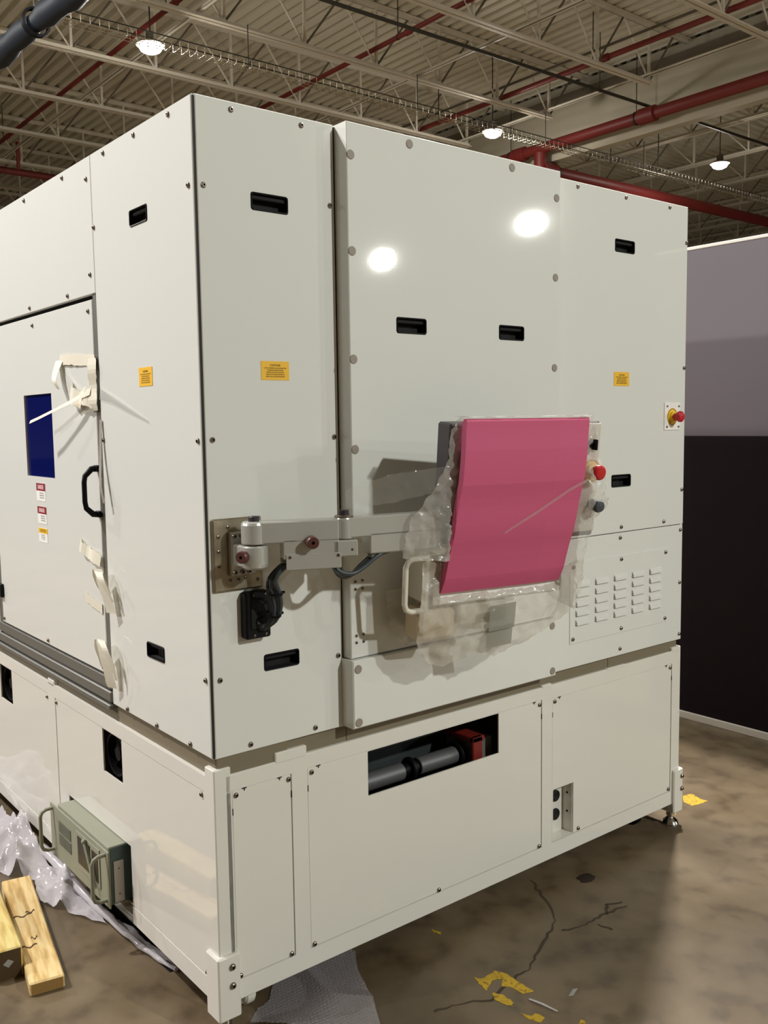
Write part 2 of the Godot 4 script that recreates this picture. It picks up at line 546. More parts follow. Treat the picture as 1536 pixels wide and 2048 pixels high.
func build_roof():
	structure(put("ceiling", [deck_mesh(-30, 11.0, -45, 30, true), M.deck]))
	structure(put("ceiling", [deck_mesh(11.0, 45, -45, 30, false), M.deck]))
	var slab := MB.new()
	slab.box(Vector3(-30.3, 6.9, -45.3), Vector3(45.3, 7.2, 30.3))
	structure(put("ceiling", [slab, M.deck]))
	var cu := MB.new()
	cu.box(Vector3(10.95, 5.70, -44), Vector3(11.12, 6.80, 12))
	structure(put("wall_curtain", [cu, M.curtain]))
	var ld := MB.new()
	ld.box(Vector3(10.80, 6.50, -44), Vector3(10.95, 6.62, 12))
	structure(put("trim_1", [ld, M.joist_dark]))  # ledger coloured darker grey to carry the shade of its underside
	# the lamps
	for L in lamps:
		var lamp := thing("high_bay_lamp", L[2] if L[2] else "round high bay lamp hanging over the hall, out of the picture", "lamp", L[0], "" if L[2] else "lamps out of the picture")
		var h := MB.new()
		h.lathe([[0.0, 0.14], [0.05, 0.14], [0.055, 0.06], [0.15, 0.02], [0.16, 0.0], [0.15, 0.0], [0.05, 0.05], [0.0, 0.055]].map(func(q): return [q[0], q[1]]), Transform3D.IDENTITY, 20)
		put("housing", [h, M.joist_dark], lamp)
		var le := MB.new()
		le.lathe([[0.0, -0.085], [0.06, -0.08], [0.11, -0.055], [0.135, -0.01], [0.135, 0.012], [0.0, 0.012]], Transform3D.IDENTITY, 20)
		put("lens_light", [le, M.lens], lamp)
		var cd := MB.new()
		cd.cyl(Vector3(0, 0.14, 0), Vector3(0, 1.08, 0), 0.008, 6)
		put("cord", [cd, M.conduit], lamp)
	# joists of the near bay run along x, those beyond the curtain along z
	var ordinal := ["first", "second", "third", "fourth", "fifth", "sixth", "seventh", "eighth", "ninth", "tenth", "eleventh", "twelfth"]
	var j0: Node3D = null
	for k in 11:
		var lab: String = "white open web steel roof joist, %s counted from the top right corner" % ordinal[k]
		var j: Node3D
		if k == 0:
			j = make_joist("roof_joist", 13.5, 0.78, 1.1, lab, "roof joists of the near bay")
			j0 = j
		else:
			j = j0.duplicate()
			j.name = free_name(self, "roof_joist")
			add_child(j, true)
			j.set_meta("label", lab)
		j.position = Vector3(-2.6, 6.79, -4.22 - 1.77 * k)
	var f0: Node3D = null
	for k in 7:
		var lab2: String = "open web roof joist beyond the white ceiling curtain, %s counted from it" % ordinal[k]
		var j: Node3D
		if k == 0:
			j = make_joist("cross_joist", 22.0, 0.60, 1.1, lab2, "roof joists of the far bay")
			f0 = j
		else:
			j = f0.duplicate()
			j.name = free_name(self, "cross_joist")
			add_child(j, true)
			j.set_meta("label", lab2)
		j.position = Vector3(13.0 + 1.78 * k, 6.78, -24.0)
		j.rotation_degrees.y = -90
	# bridging angles between the joists
	for q in [[7.43, "pale thin bridging bar crossing the joists left of the centre lamp"], [4.2, "pale thin bridging bar crossing the joists near the top left lamp"], [9.9, "pale thin bridging bar crossing the joist ends before the curtain"]]:
		var b := MB.new()
		b.box(Vector3(-0.02, 0, -9.5), Vector3(0.02, 0.006, 9.5))
		b.box(Vector3(-0.02, 0, -9.5), Vector3(-0.014, 0.035, 9.5))
		tag(put("bridging_bar", [b, M.joist], self, Vector3(q[0], 6.065, -13.3)), q[1], "bar", "bridging bars")
	# red sprinkler pipes
	pipe("sprinkler_pipe", Vector3(4.03, 6.2, -3.5), Vector3(4.03, 6.2, -24), 0.03, "thin red sprinkler pipe running behind the top left lamp", [[-8.0], [-14.0]])
	pipe("sprinkler_pipe", Vector3(6.62, 6.2, -3.5), Vector3(6.62, 6.2, -24), 0.03, "thin red sprinkler pipe crossing above the machine at the top centre", [[-7.0], [-12.0]])
	pipe("sprinkler_pipe", Vector3(9.10, 6.15, -1.0), Vector3(9.10, 6.15, -20), 0.035, "thin red sprinkler pipe with a grey conduit beside it, left of the big pipe", [[-6.0], [-9.0]])
	pipe("sprinkler_main", Vector3(10.72, 5.87, 2.0), Vector3(10.72, 5.87, -20), 0.085, "thick red sprinkler main running along the white ceiling curtain", [[-6.5], [-9.0]])
	pipe("sprinkler_main", Vector3(10.72, 5.55, -8.55), Vector3(30.0, 5.55, -8.45), 0.10, "thick red pipe running right behind the top of the machine", [[10.90]])
	pipe("sprinkler_riser", Vector3(10.72, 5.47, -8.55), Vector3(10.72, 5.80, -8.55), 0.105, "short thick red riser joining the two big red pipes", [])
	pipe("sprinkler_main", Vector3(-3, 6.0, -15.3), Vector3(5.6, 6.0, -15.3), 0.06, "dark red pipe low on the left behind the machine top", [])
	pipe("sprinkler_drop", Vector3(4.25, 6.2, -14.2), Vector3(4.25, 5.75, -14.2), 0.03, "short red vertical pipe drop at the far left", [])
	pipe("conduit", Vector3(9.16, 6.32, -1.0), Vector3(9.16, 6.32, -20), 0.018, "thin grey conduit just above the red pipe", [], M.joist_dark)
	pipe("conduit", Vector3(3.0, 6.025, -6.60), Vector3(28.0, 6.025, -6.45), 0.022, "dark straight conduit crossing under the joists at the upper right", [[4.0], [9.5], [11.5]], M.conduit)
	# wire basket tray
	var tr := thing("wire_tray", "long wire basket cable tray hung along the joists and glinting by the lamps", "cable tray", Vector3(2.6, 5.58, -7.72))
	var uw := MB.new()
	uw.tube([Vector3(0, 0.09, -0.08), Vector3(0, 0.0, -0.08), Vector3(0, 0.0, 0.08), Vector3(0, 0.09, 0.08)], 0.004, 6)
	var um: ArrayMesh = uw.s.commit()
	um.surface_set_material(0, M.wire)
	for i in 150:
		place("cross_wire", um, tr, Vector3(i * 0.1, 0, 0))
	for q in [[0.09, -0.08], [0.0, -0.08], [0.0, 0.0], [0.0, 0.08], [0.09, 0.08]]:
		var lw := MB.new()
		lw.cyl(Vector3(0, q[0], q[1]), Vector3(15.0, q[0], q[1]), 0.004 if q[0] == 0.0 else 0.007, 6)
		put("long_wire", [lw, M.wire if q[0] == 0.0 else M.conduit], tr)
	for x in [2.15, 4.7, 7.2, 9.6]:
		var hr := MB.new()
		hr.cyl(Vector3(x, 0.0, 0.09), Vector3(x, 0.45, 0.09), 0.006, 6)
		put("hanger_rod", [hr, M.conduit], tr)
	# rods hanging over the far bay
	for q in [[10.9, 6.7, 4.3, -7.6, "thin dark rod hanging below the red main, left of two"], [11.54, 6.7, 4.2, -7.17, "thin dark rod hanging below the red main, right of two"]]:
		var r := MB.new()
		r.cyl(Vector3.ZERO, Vector3(0, 1.30, 0), 0.008, 6)
		tag(put("hanging_rod", [r, M.conduit], self, Vector3(q[0] + 0.4, 5.51, q[3])), q[4], "rod")
	# blue hose overhead
	var hose := thing("hose_bundle", "thick dark blue hose slung overhead in the top left corner", "hose", Vector3(1.55, 4.5, -5.6))
	var hp := []
	var hr2 := []
	for i in 41:
		var z := lerpf(2.4, -3.2, i / 40.0)
		hp.append(Vector3(0.03 * sin(z * 1.7), 0.05 * cos(z * 1.3) - 0.01, z))
		hr2.append(0.085 + 0.012 * sin(i * 1.9) + 0.01 * sin(i * 0.7))
	var hb := MB.new()
	hb.tube(hp, hr2, 14)
	put("hose", [hb, M.blue_hose], hose)
	for z in [1.5, 0.2, -1.4, -2.8]:
		var s := MB.new()
		s.lathe([[0.09, -0.03], [0.108, -0.02], [0.108, 0.02], [0.09, 0.03]], Transform3D(Basis(Vector3.RIGHT, PI / 2), Vector3(0.03 * sin(z * 1.7), 0.05 * cos(z * 1.3) - 0.01, z)), 16)
		put("strap", [s, M.black], hose)
		var k := MB.new()
		k.cyl(Vector3(0, 0.1, z), Vector3(0, 2.25, z), 0.006, 6)
		put("hanging_rope", [k, M.conduit], hose)

func pipe(called: String, a: Vector3, b: Vector3, r: float, label: String, joints: Array, m = null):
	if m == null: m = M.pipe_red
	var t := thing(called, label, "pipe", a)
	var k := MB.new()
	k.cyl(Vector3.ZERO, b - a, r, 12)
	put("pipe_run", [k, m], t)
	for q in joints:
		var f: float = (q[0] - a.z) / (b.z - a.z) if absf(b.z - a.z) > absf(b.x - a.x) else (q[0] - a.x) / (b.x - a.x)
		var d := (b - a).normalized()
		var c := (b - a) * f
		var j := MB.new()
		j.cyl(c - d * r * 1.6, c + d * r * 1.6, r * 1.35, 12, 0.004)
		put("coupling", [j, m], t)
		var h := MB.new()
		h.cyl(c + d * 0.2 + Vector3(0, r * 0.5, 0), c + d * 0.2 + Vector3(0, 6.79 - a.y, 0), 0.007, 6)
		h.lathe([[r * 0.9, -0.012], [r * 1.15, -0.012], [r * 1.15, 0.012], [r * 0.9, 0.012]], Transform3D(MB.aim(c, c + d).basis, c + d * 0.2), 12)
		put("hanger", [h, M.conduit], t)

# ------------------------------------------------------------------ the machine
var screw_mesh: ArrayMesh
var bolt_mesh: ArrayMesh
var plug_mesh: ArrayMesh
var handle_mesh: ArrayMesh
var FACE_B := Transform3D(Basis(Vector3.UP, -PI / 2), Vector3.ZERO)   # local x runs along world z, local z points to world -x

func head_mesh(r: float, h: float) -> ArrayMesh:   # button head screw, axis along +z
	var xf := Transform3D(Basis(Vector3.RIGHT, PI / 2), Vector3.ZERO)
	var b := MB.new()
	b.lathe([[r, 0.0], [r, h * 0.3], [r * 0.85, h * 0.75], [r * 0.6, h], [r * 0.45, h]], xf, 14)
	var s := MB.new()
	s.lathe([[r * 0.45, h], [r * 0.42, h * 0.35], [0.0, h * 0.35]], xf, 6)
	var me: ArrayMesh = b.s.commit()
	me = s.s.commit(me)
	me.surface_set_material(0, M.steel)
	me.surface_set_material(1, M.socket)
	return me

func one(b: MB, m: Material) -> ArrayMesh:
	var me: ArrayMesh = b.s.commit()
	me.surface_set_material(0, m)
	return me

func screws(parent: Node3D, pts: Array, z := 0.0, me: ArrayMesh = null, called := "screw"):
	for p in pts:
		place(called, me if me else screw_mesh, parent, Vector3(p[0], p[1], z))

func make_handle() -> ArrayMesh:   # flush cup pull, 104 x 42, facing +z
	var b := MB.new()
	var rim := func(hx: float, hy: float, r: float) -> Array:
		var out := []
		for k in 4:
			var c0 := Vector2(hx - r, hy - r) * Vector2([1, -1, -1, 1][k], [1, 1, -1, -1][k])
			for i in 6:
				var a := PI / 2 * (k + i / 5.0)
				out.append(c0 + Vector2(cos(a), sin(a)) * r)
		return out
	var r0: Array = rim.call(0.052, 0.0212, 0.007)
	var r1: Array = rim.call(0.0505, 0.0197, 0.006)
	var r2: Array = rim.call(0.0478, 0.0172, 0.004)
	for i in 24:
		var j := (i + 1) % 24
		b.quad(MB.V(r0[i], 0.0), MB.V(r0[j], 0.0), MB.V(r1[j], 0.0025), MB.V(r1[i], 0.0025))
		b.quad(MB.V(r1[i], 0.0025), MB.V(r1[j], 0.0025), MB.V(r2[j], 0.0018), MB.V(r2[i], 0.0018))
		b.quad(MB.V(r2[i], 0.0018), MB.V(r2[j], 0.0018), MB.V(r2[j], -0.004), MB.V(r2[i], -0.004))
	var c := MB.new()
	var x := 0.0479; var y := 0.0174; var d := -0.026
	c.face([Vector3(-x, -y, d), Vector3(x, -y, d), Vector3(x, y, d), Vector3(-x, y, d)], Vector3.BACK)
	c.face([Vector3(-x, y, d), Vector3(x, y, d), Vector3(x, y, 0.002), Vector3(-x, y, 0.002)], Vector3.DOWN)
	c.face([Vector3(-x, -y, d), Vector3(x, -y, d), Vector3(x, -y, 0.002), Vector3(-x, -y, 0.002)], Vector3.UP)
	c.face([Vector3(-x, -y, d), Vector3(-x, y, d), Vector3(-x, y, 0.002), Vector3(-x, -y, 0.002)], Vector3.RIGHT)
	c.face([Vector3(x, -y, d), Vector3(x, y, d), Vector3(x, y, 0.002), Vector3(x, -y, 0.002)], Vector3.LEFT)
	# the bar inside that fingers pull on
	c.box(Vector3(-x, 0.006, -0.016), Vector3(x, y, -0.006), 0.002)
	var me: ArrayMesh = b.s.commit()
	me = c.s.commit(me)
	me.surface_set_material(0, M.black)
	me.surface_set_material(1, M.black_matte)
	return me

func handle_hole(cx: float, cy: float) -> Array:
	return [cx - 0.048, cx + 0.048, cy - 0.018, cy + 0.018]

func text_into(st: SurfaceTool, text: String, height: float, centre: Vector3, wide := 0.0, bold := false):
	var tm := TextMesh.new()
	var f := SystemFont.new()
	f.font_names = PackedStringArray(["Droid Sans"])
	if bold: f.font_weight = 700
	tm.font = f
	tm.font_size = 32
	tm.pixel_size = 0.01
	tm.depth = 0.0
	tm.curve_step = 4.0
	tm.text = text
	var a := tm.get_aabb()
	var k := height / 0.23
	var sx := k
	if wide > 0.0 and a.size.x > 0.0: sx = wide / a.size.x
	var xf := Transform3D(Basis(Vector3(sx, 0, 0), Vector3(0, k, 0), Vector3(0, 0, 1)), centre - Vector3((a.position.x + a.size.x / 2) * sx, (a.position.y + a.size.y / 2) * k, 0))
	if tm.get_surface_count(): st.append_from(tm, 0, xf)

func caution_mesh(w: float, h: float) -> ArrayMesh:
	var p := MB.new()
	p.box(Vector3(-w / 2, -h / 2, 0), Vector3(w / 2, h / 2, 0.0006))
	var ink := MB.new()
	var e := 0.0012
	for q in [[-w / 2, w / 2, h / 2 - e, h / 2], [-w / 2, w / 2, -h / 2, -h / 2 + e], [-w / 2, -w / 2 + e, -h / 2, h / 2], [w / 2 - e, w / 2, -h / 2, h / 2]]:
		ink.box(Vector3(q[0], q[2], 0.0006), Vector3(q[1], q[3], 0.0008))
	text_into(ink.s, "CAUTION", h * 0.105, Vector3(0, h * 0.285, 0.0009), w * 0.36, true)
	var lines := ["CLASS 4 INVISIBLE LASER RADIATION", "IS PRESENT WHEN OPEN AND", "INTERLOCKS ARE DEFEATED", "AVOID EYE OR SKIN EXPOSURE TO", "DIRECT OR SCATTERED RADIATION"]
	var wid := [0.78, 0.58, 0.62, 0.66, 0.66]
	for i in 5:
		text_into(ink.s, lines[i], h * 0.062, Vector3(0, h * (0.135 - 0.112 * i), 0.0009), w * wid[i], true)
	var me: ArrayMesh = p.s.commit()
	me = ink.s.commit(me)
	me.surface_set_material(0, M.label_yellow)
	me.surface_set_material(1, M.label_ink)
	return me

func danger_mesh(word: String, head: Material, ink_m: Material, lines: Array, w: float, h: float, split: float) -> ArrayMesh:
	var p := MB.new()
	p.box(Vector3(-w / 2, -h / 2, 0), Vector3(w / 2, h / 2, 0.0006))
	var hd := MB.new()
	hd.box(Vector3(-w / 2, h / 2 - h * split, 0.0006), Vector3(w / 2, h / 2, 0.0009))
	var tx := MB.new()
	text_into(tx.s, word, h * split * 0.55, Vector3(0, h / 2 - h * split / 2, 0.001), w * 0.64, true)
	var gr := MB.new()
	for i in lines.size():
		text_into(gr.s, lines[i], h * 0.07, Vector3(w * 0.1 if head == M.label_red else 0.0, h / 2 - h * (split + 0.13 + 0.13 * i), 0.0009), w * (0.5 if head == M.label_red else 0.4), true)
	if head == M.label_red:
		gr.prism(PackedVector2Array([Vector2(-w * 0.36, -h * 0.12), Vector2(-w * 0.26, -h * 0.12), Vector2(-w * 0.31, h * 0.06)]), 0.0006, 0.0009)
	var me: ArrayMesh = p.s.commit()
	me = hd.s.commit(me)
	me = tx.s.commit(me)
	me = gr.s.commit(me)
	me.surface_set_material(0, M.label_white)
	me.surface_set_material(1, head)
	me.surface_set_material(2, ink_m)
	me.surface_set_material(3, M.label_grey)
	return me

func panel(called: String, r: Array, parent: Node3D, m: Material, z0: float, z1: float, holes := [], xf = null, b := 0.0015) -> MeshInstance3D:
	var k := MB.new()
	k.plate(r[0], r[1], r[2], r[3], z0, z1, holes, b)
	return put(called, [k, m], parent, xf)

func build_machine():
	screw_mesh = head_mesh(0.0068, 0.005)
	bolt_mesh = head_mesh(0.0085, 0.007)
	var pg := MB.new()
	pg.lathe([[0.0115, 0.0], [0.0115, 0.0012], [0.0105, 0.002], [0.0, 0.002]], Transform3D(Basis(Vector3.RIGHT, PI / 2), Vector3.ZERO), 20)
	plug_mesh = one(pg, M.plug)
	handle_mesh = make_handle()
	var m := thing("machine", "large white industrial machine in a panelled steel enclosure filling the picture", "machine")
	# --- inner bodies behind the panels
	var ib := MB.new()
	ib.box(Vector3(0.025, 0.72, -2.2), Vector3(1.885, 2.20, -0.06))
	put("enclosure_body", [ib, M.inside], m)
	var bb := MB.new()
	bb.box(Vector3(0.012, 0.625, -2.2), Vector3(1.895, 0.745, -0.012))
	for q in [[0.012, 0.212, 0.0], [0.40, 1.20, -0.004], [1.50, 1.895, -0.004]]:
		bb.box(Vector3(q[0], 0.655, -0.012), Vector3(q[1], 0.72, -0.006 + q[2]), 0.002)
	put("machine_bed", [bb, M.beige], m)
	var cb := MB.new()
	cb.box(Vector3(0.30, 0.10, -2.15), Vector3(1.70, 0.62, -0.30))
	put("base_body", [cb, M.inside], m)
	# --- top, right and back skins
	var sk := MB.new()
	sk.box(Vector3(0.004, 2.205, -2.25), Vector3(1.908, 2.2335, -0.004), 0.003)
	put("top_cover", [sk, M.white], m)
	var rs := MB.new()
	rs.box(Vector3(1.898, 0.70, -2.25), Vector3(1.91, 2.232, -0.003), 0.002)
	put("side_cover", [rs, M.white], m)
	var rb := MB.new()
	rb.box(Vector3(0.0, 0.70, -2.265), Vector3(1.91, 2.232, -2.25), 0.002)
	put("back_cover", [rb, M.white], m)
	var rl := MB.new()
	rl.box(Vector3(1.896, 0.085, -2.2), Vector3(1.909, 0.66, -0.01), 0.002)
	rl.box(Vector3(0.0, 0.085, -2.25), Vector3(1.909, 0.66, -2.2), 0.002)
	put("base_cover", [rl, M.base_white], m)

	# --- long face, left column
	var a1 := panel("enclosure_panel", [0.0075, 0.385, 0.708, 2.2345], m, M.white, -0.012, 0.0, [handle_hole(0.196, 2.0205), handle_hole(0.1985, 0.918)], null, 0.002)
	screws(a1, [[.098, 2.216], [.290, 2.216], [.022, 2.038], [.371, 2.038], [.025, 1.466], [.371, 1.466], [.025, .898], [.370, .9], [.103, .724], [.294, .724]])
	place("pull_handle", handle_mesh, a1, Vector3(0.196, 2.0205, 0))
	place("pull_handle", handle_mesh, a1, Vector3(0.1985, 0.918, 0))
	place("caution_label", caution_mesh(0.079, 0.045), a1, Vector3(0.1995, 1.6285, 0.0003))
	var fl := MB.new()
	fl.box(Vector3(0.3862, 0.72, -0.02), Vector3(0.3885, 2.23, -0.002))
	put("gap_strip", [fl, M.inside], m)  # dark strip filling the gap beside the middle door
	var cg := MB.new()
	cg.box(Vector3(0.003, 0.711, -0.0058), Vector3(0.0072, 2.231, -0.0032))
	put("gap_strip", [cg, M.inside], m)  # dark strip in the corner gap, the gap's shade put into its colour
	# --- middle door, hinged middle panel and bottom cover stand proud of the face
	var zd := 0.050
	var a2 := panel("front_door", [0.3885, 1.178, 1.20, 2.2335], m, M.white, -0.01, zd, [handle_hole(0.591, 1.751), handle_hole(0.968, 1.751)], null, 0.002)
	screws(a2, [[.40, 2.155], [.40, 1.924], [.399, 1.659], [.399, 1.434], [.59, 2.212], [.97, 2.212], [1.16, 2.154], [1.156, 1.923], [1.153, 1.657], [1.15, 1.43]], zd, plug_mesh, "plug")
	place("pull_handle", handle_mesh, a2, Vector3(0.591, 1.751, zd))
	place("pull_handle", handle_mesh, a2, Vector3(0.968, 1.751, zd))
	var a2m := panel("middle_panel", [0.3885, 1.172, 0.893, 1.198], m, M.white, -0.01, 0.034, [], null, 0.002)
	var small := head_mesh(0.0042, 0.003)
	screws(a2m, [[.404, 1.094], [.427, 1.095], [.404, 1.074], [.427, 1.074], [.405, .952], [.428, .953], [.405, .934], [.428, .934]], 0.034, small)
	var a2b := panel("bottom_cover", [0.381, 1.166, 0.711, 0.891], m, M.white, -0.005, zd, [], null, 0.003)
	screws(a2b, [[.397, .868], [.397, .727], [1.147, .870], [1.149, .728]], zd, plug_mesh, "plug")
	# --- right column
	var a3 := panel("enclosure_panel", [1.1795, 1.91, 1.123, 2.2345], m, M.white, -0.012, 0.0, [handle_hole(1.555, 2.063), handle_hole(1.5475, 1.296)], null, 0.002)
	screws(a3, [[1.316, 2.219], [1.558, 2.219], [1.8, 2.219], [1.902, 2.111], [1.899, 1.678], [1.897, 1.247], [1.791, 1.14], [1.55, 1.14]])
	place("pull_handle", handle_mesh, a3, Vector3(1.555, 2.063, 0))
	place("pull_handle", handle_mesh, a3, Vector3(1.5475, 1.296, 0))
	place("caution_label", caution_mesh(0.081, 0.046), a3, Vector3(1.544, 1.633, 0.0003))
	var a3l := panel("enclosure_panel", [1.174, 1.908, 0.700, 1.1205], m, M.white, -0.012, 0.0, [], null, 0.002)
	screws(a3l, [[1.545, 1.104], [1.892, 1.102], [1.893, .911], [1.895, .721], [1.55, .723]])
	var vp := panel("vent_panel", [1.287, 1.813, 0.779, 1.045], m, M.white, 0.0, 0.0025, [], null, 0.001)
	screws(vp, [[1.55, 1.031], [1.802, 1.03], [1.803, .793], [1.552, .794], [1.301, .795], [1.301, 1.03]], 0.0025)
	var lo := MB.new()
	var prof := [Vector2(0.019, 0.0), Vector2(0.014, 0.0042), Vector2(0.006, 0.0066), Vector2(0.0, 0.0072)]
	for i in 3:
		lo.face([Vector3(-.035, prof[i].x, prof[i].y), Vector3(.035, prof[i].x, prof[i].y), Vector3(.032, prof[i + 1].x, prof[i + 1].y), Vector3(-.032, prof[i + 1].x, prof[i + 1].y)], Vector3(0, 0.3, 1))
		for s in [-1.0, 1.0]:
			lo.face([Vector3(s * .035, prof[i].x, 0), Vector3(s * .035, prof[i].x, prof[i].y), Vector3(s * .032, prof[i + 1].x, prof[i + 1].y), Vector3(s * .032, prof[i + 1].x, 0)], Vector3(s, 0, 0))
	lo.face([Vector3(-.032, 0, .0058), Vector3(.032, 0, .0058), Vector3(.032, 0, .0072), Vector3(-.032, 0, .0072)], Vector3.DOWN)
	var ls := MB.new()
	ls.face([Vector3(-.032, 0.0002, 0), Vector3(.032, 0.0002, 0), Vector3(.032, 0.0002, .0058), Vector3(-.032, 0.0002, .0058)], Vector3.DOWN)
	ls.box(Vector3(-.032, -0.0014, 0), Vector3(.032, 0.0, 0.0004))
	var lm: ArrayMesh = lo.s.commit()
	lm = ls.s.commit(lm)
	lm.surface_set_material(0, M.white)
	lm.surface_set_material(1, M.socket)
	for c in 5:
		for r in 5:
			place("louver", lm, vp, Vector3(1.349 + 0.0985 * c, 0.962 - 0.031 * r, 0.0025))
	# emergency stop button
	var es := MB.new()
	es.plate(1.784, 1.877, 1.460, 1.556, 0.0, 0.003, [], 0.001)
	var ep := put("emergency_stop", [es, M.label_white], m)
	screws(ep, [[1.799, 1.544], [1.868, 1.544], [1.798, 1.472], [1.867, 1.472]], 0.003, small)
	estop(ep, Vector3(1.829, 1.507, 0.003), 1.0)

	# --- base frame, long face
	var bf := MB.new()
	bf.plate(0.03, 1.91, 0.085, 0.662, -0.045, 0.0, [[.047, .219, .138, .621], [.266, 1.158, .138, .623], [1.206, 1.857, .138, .617]], 0.003)
	bf.box(Vector3(0.0, 0.085, -0.047), Vector3(0.0465, 0.682, 0.0), 0.003)
	for q in [[.172, .267, .684], [1.158, 1.205, .668], [1.484, 1.586, .664], [1.855, 1.91, .675]]:
		bf.box(Vector3(q[0], 0.655, -0.045), Vector3(q[1], q[2], 0.0), 0.003)
	put("base_frame", [bf, M.base_white], m)
	var pz := -0.0015
	var p1 := panel("base_panel", [.0485, .2175, .1395, .6195], m, M.base_white, -0.006, pz)
	screws(p1, [[.059, .607], [.210, .608], [.207, .146], [.057, .147]], pz)
	var p2 := panel("base_panel", [.2675, 1.1565, .1395, .6215], m, M.base_white, -0.006, pz, [[.463, .9645, .496, .6205]])
	screws(p2, [[.280, .609], [.278, .146], [.715, .146], [1.157 - .012, .1465], [1.147, .609]], pz)
	var p3 := panel("base_panel", [1.2075, 1.8555, .1395, .6155], m, M.base_white, -0.006, pz, [[1.213, 1.313, .141, .314]])
	screws(p3, [[1.219, .605], [1.845, .604], [1.845, .15], [1.338, .15]], pz)
	for q in [[p1, .0485, .2175, .6195], [p2, .2675, 1.1565, .6215], [p3, 1.2075, 1.8555, .6155]]:
		var sl := MB.new()
		for e in [[q[1], 1.0], [q[2], -1.0]]:
			sl.box(Vector3(e[0] + e[1] * 0.034 - 0.006, q[3] - 0.001, -0.003), Vector3(e[0] + e[1] * 0.034 + 0.006, q[3] + 0.002, 0.0004))
			sl.box(Vector3(e[0] + e[1] * 0.034 - 0.001, q[3] - 0.006, -0.003), Vector3(e[0] + e[1] * 0.034 + 0.001, q[3], 0.0004))
			sl.box(Vector3(e[0] - 0.0014, q[3] - 0.060, -0.003), Vector3(e[0] + 0.0014, q[3] - 0.044, 0.0004))
		var so := put("joint_slot", [sl, M.socket], q[0])
		so.set_meta("kind", "stuff")
	# the small pocket with two cable holes
	var pk := MB.new()
	pk.plate(1.213, 1.313, .141, .314, -0.048, -0.045, [], 0.0)
	pk.box(Vector3(1.311, .141, -0.045), Vector3(1.315, .314, -0.006))
	pk.box(Vector3(1.211, .139, -0.045), Vector3(1.315, .1415, -0.006))
	pk.box(Vector3(1.211, .3135, -0.045), Vector3(1.315, .316, -0.006))
	var pk2 := MB.new()
	for y in [.2665, .2035]:
		pk2.lathe([[0.019, 0.0], [0.019, 0.006], [0.015, 0.008], [0.0, 0.003]], Transform3D(Basis(Vector3.RIGHT, PI / 2), Vector3(1.272, y, -0.0455)), 18)
		pk2.lathe([[0.004, 0.0], [0.004, 0.001], [0.0, 0.001]], MB.aim(Vector3(1.311, y + 0.006, -0.026), Vector3(1.3, y + 0.006, -0.026)), 10)
	put("cable_pocket", [pk, M.base_white, pk2, M.black_matte], p3)
	# what is seen through the opening of the middle base panel
	var g1 := MB.new()
	g1.box(Vector3(0.30, 0.545, -0.24), Vector3(0.86, 0.585, -0.15), 0.003)
	g1.box(Vector3(0.30, 0.46, -0.26), Vector3(1.1, 0.545, -0.20), 0.003)
	put("linear_rail", [g1, mat(rgb(70, 76, 78), 0.45, 0.4)], m)
	var g2 := MB.new()
	g2.cyl(Vector3(0.49, 0.487, -0.10), Vector3(0.66, 0.487, -0.10), 0.026, 16, 0.002)
	g2.cyl(Vector3(0.72, 0.487, -0.10), Vector3(0.87, 0.487, -0.10), 0.026, 16, 0.002)
	var g3 := MB.new()
	g3.cyl(Vector3(0.66, 0.487, -0.10), Vector3(0.72, 0.487, -0.10), 0.019, 16, 0.003)
	g3.cyl(Vector3(0.685, 0.487, -0.10), Vector3(0.70, 0.487, -0.10), 0.034, 16, 0.003)
	var g3b := MB.new()
	g3b.cyl(Vector3(0.87, 0.487, -0.10), Vector3(0.89, 0.487, -0.10), 0.040, 18, 0.003)
	var sh := put("drive_shaft", [g2, mat(rgb(110, 110, 112), 0.45, 0.4)], m)
	put("coupling", [g3, M.black], sh)
	put("coupling", [g3b, M.black], sh)
	var g4 := MB.new()
	g4.box(Vector3(0.90, 0.43, -0.17), Vector3(0.985, 0.535, -0.05), 0.003)
	put("bearing_block", [g4, mat(rgb(120, 116, 112), 0.5, 0.2)], m)
	var g5 := MB.new()
	g5.box(Vector3(0.885, 0.535, -0.17), Vector3(0.935, 0.552, -0.03), 0.003)
	g5.box(Vector3(0.885, 0.48, -0.045), Vector3(0.925, 0.552, -0.03), 0.003)
	put("red_bracket", [g5, mat(rgb(120, 30, 22), 0.5)], m)
	# corner brackets and bolts, feet
	for e in [0, 1]:
		var x0 := -0.010 if e == 0 else 1.866
		var x1 := 0.052 if e == 0 else 1.922
		var br := MB.new()
		br.box(Vector3(x0, 0.052, -0.055), Vector3(x1, 0.216, 0.011), 0.004)
		var bo := put("corner_bracket", [br, M.base_white], m)
		screws(bo, [[0.028 if e == 0 else 1.912, 0.187], [0.028 if e == 0 else 1.912, 0.139]], 0.011, bolt_mesh, "bolt")
	for q in [[0.022, -0.020], [1.893, -0.022], [0.03, -2.2], [1.89, -2.2]]:
		var ft := MB.new()
		ft.lathe([[0.031, 0.0], [0.031, 0.005], [0.026, 0.014], [0.015, 0.024], [0.012, 0.028], [0.012, 0.034], [0.016, 0.034], [0.016, 0.046], [0.009, 0.046], [0.009, 0.085], [0.0, 0.085]], Transform3D.IDENTITY, 24)
		put("leveling_foot", [ft, M.chrome], m, Vector3(q[0], 0.0, q[1]))
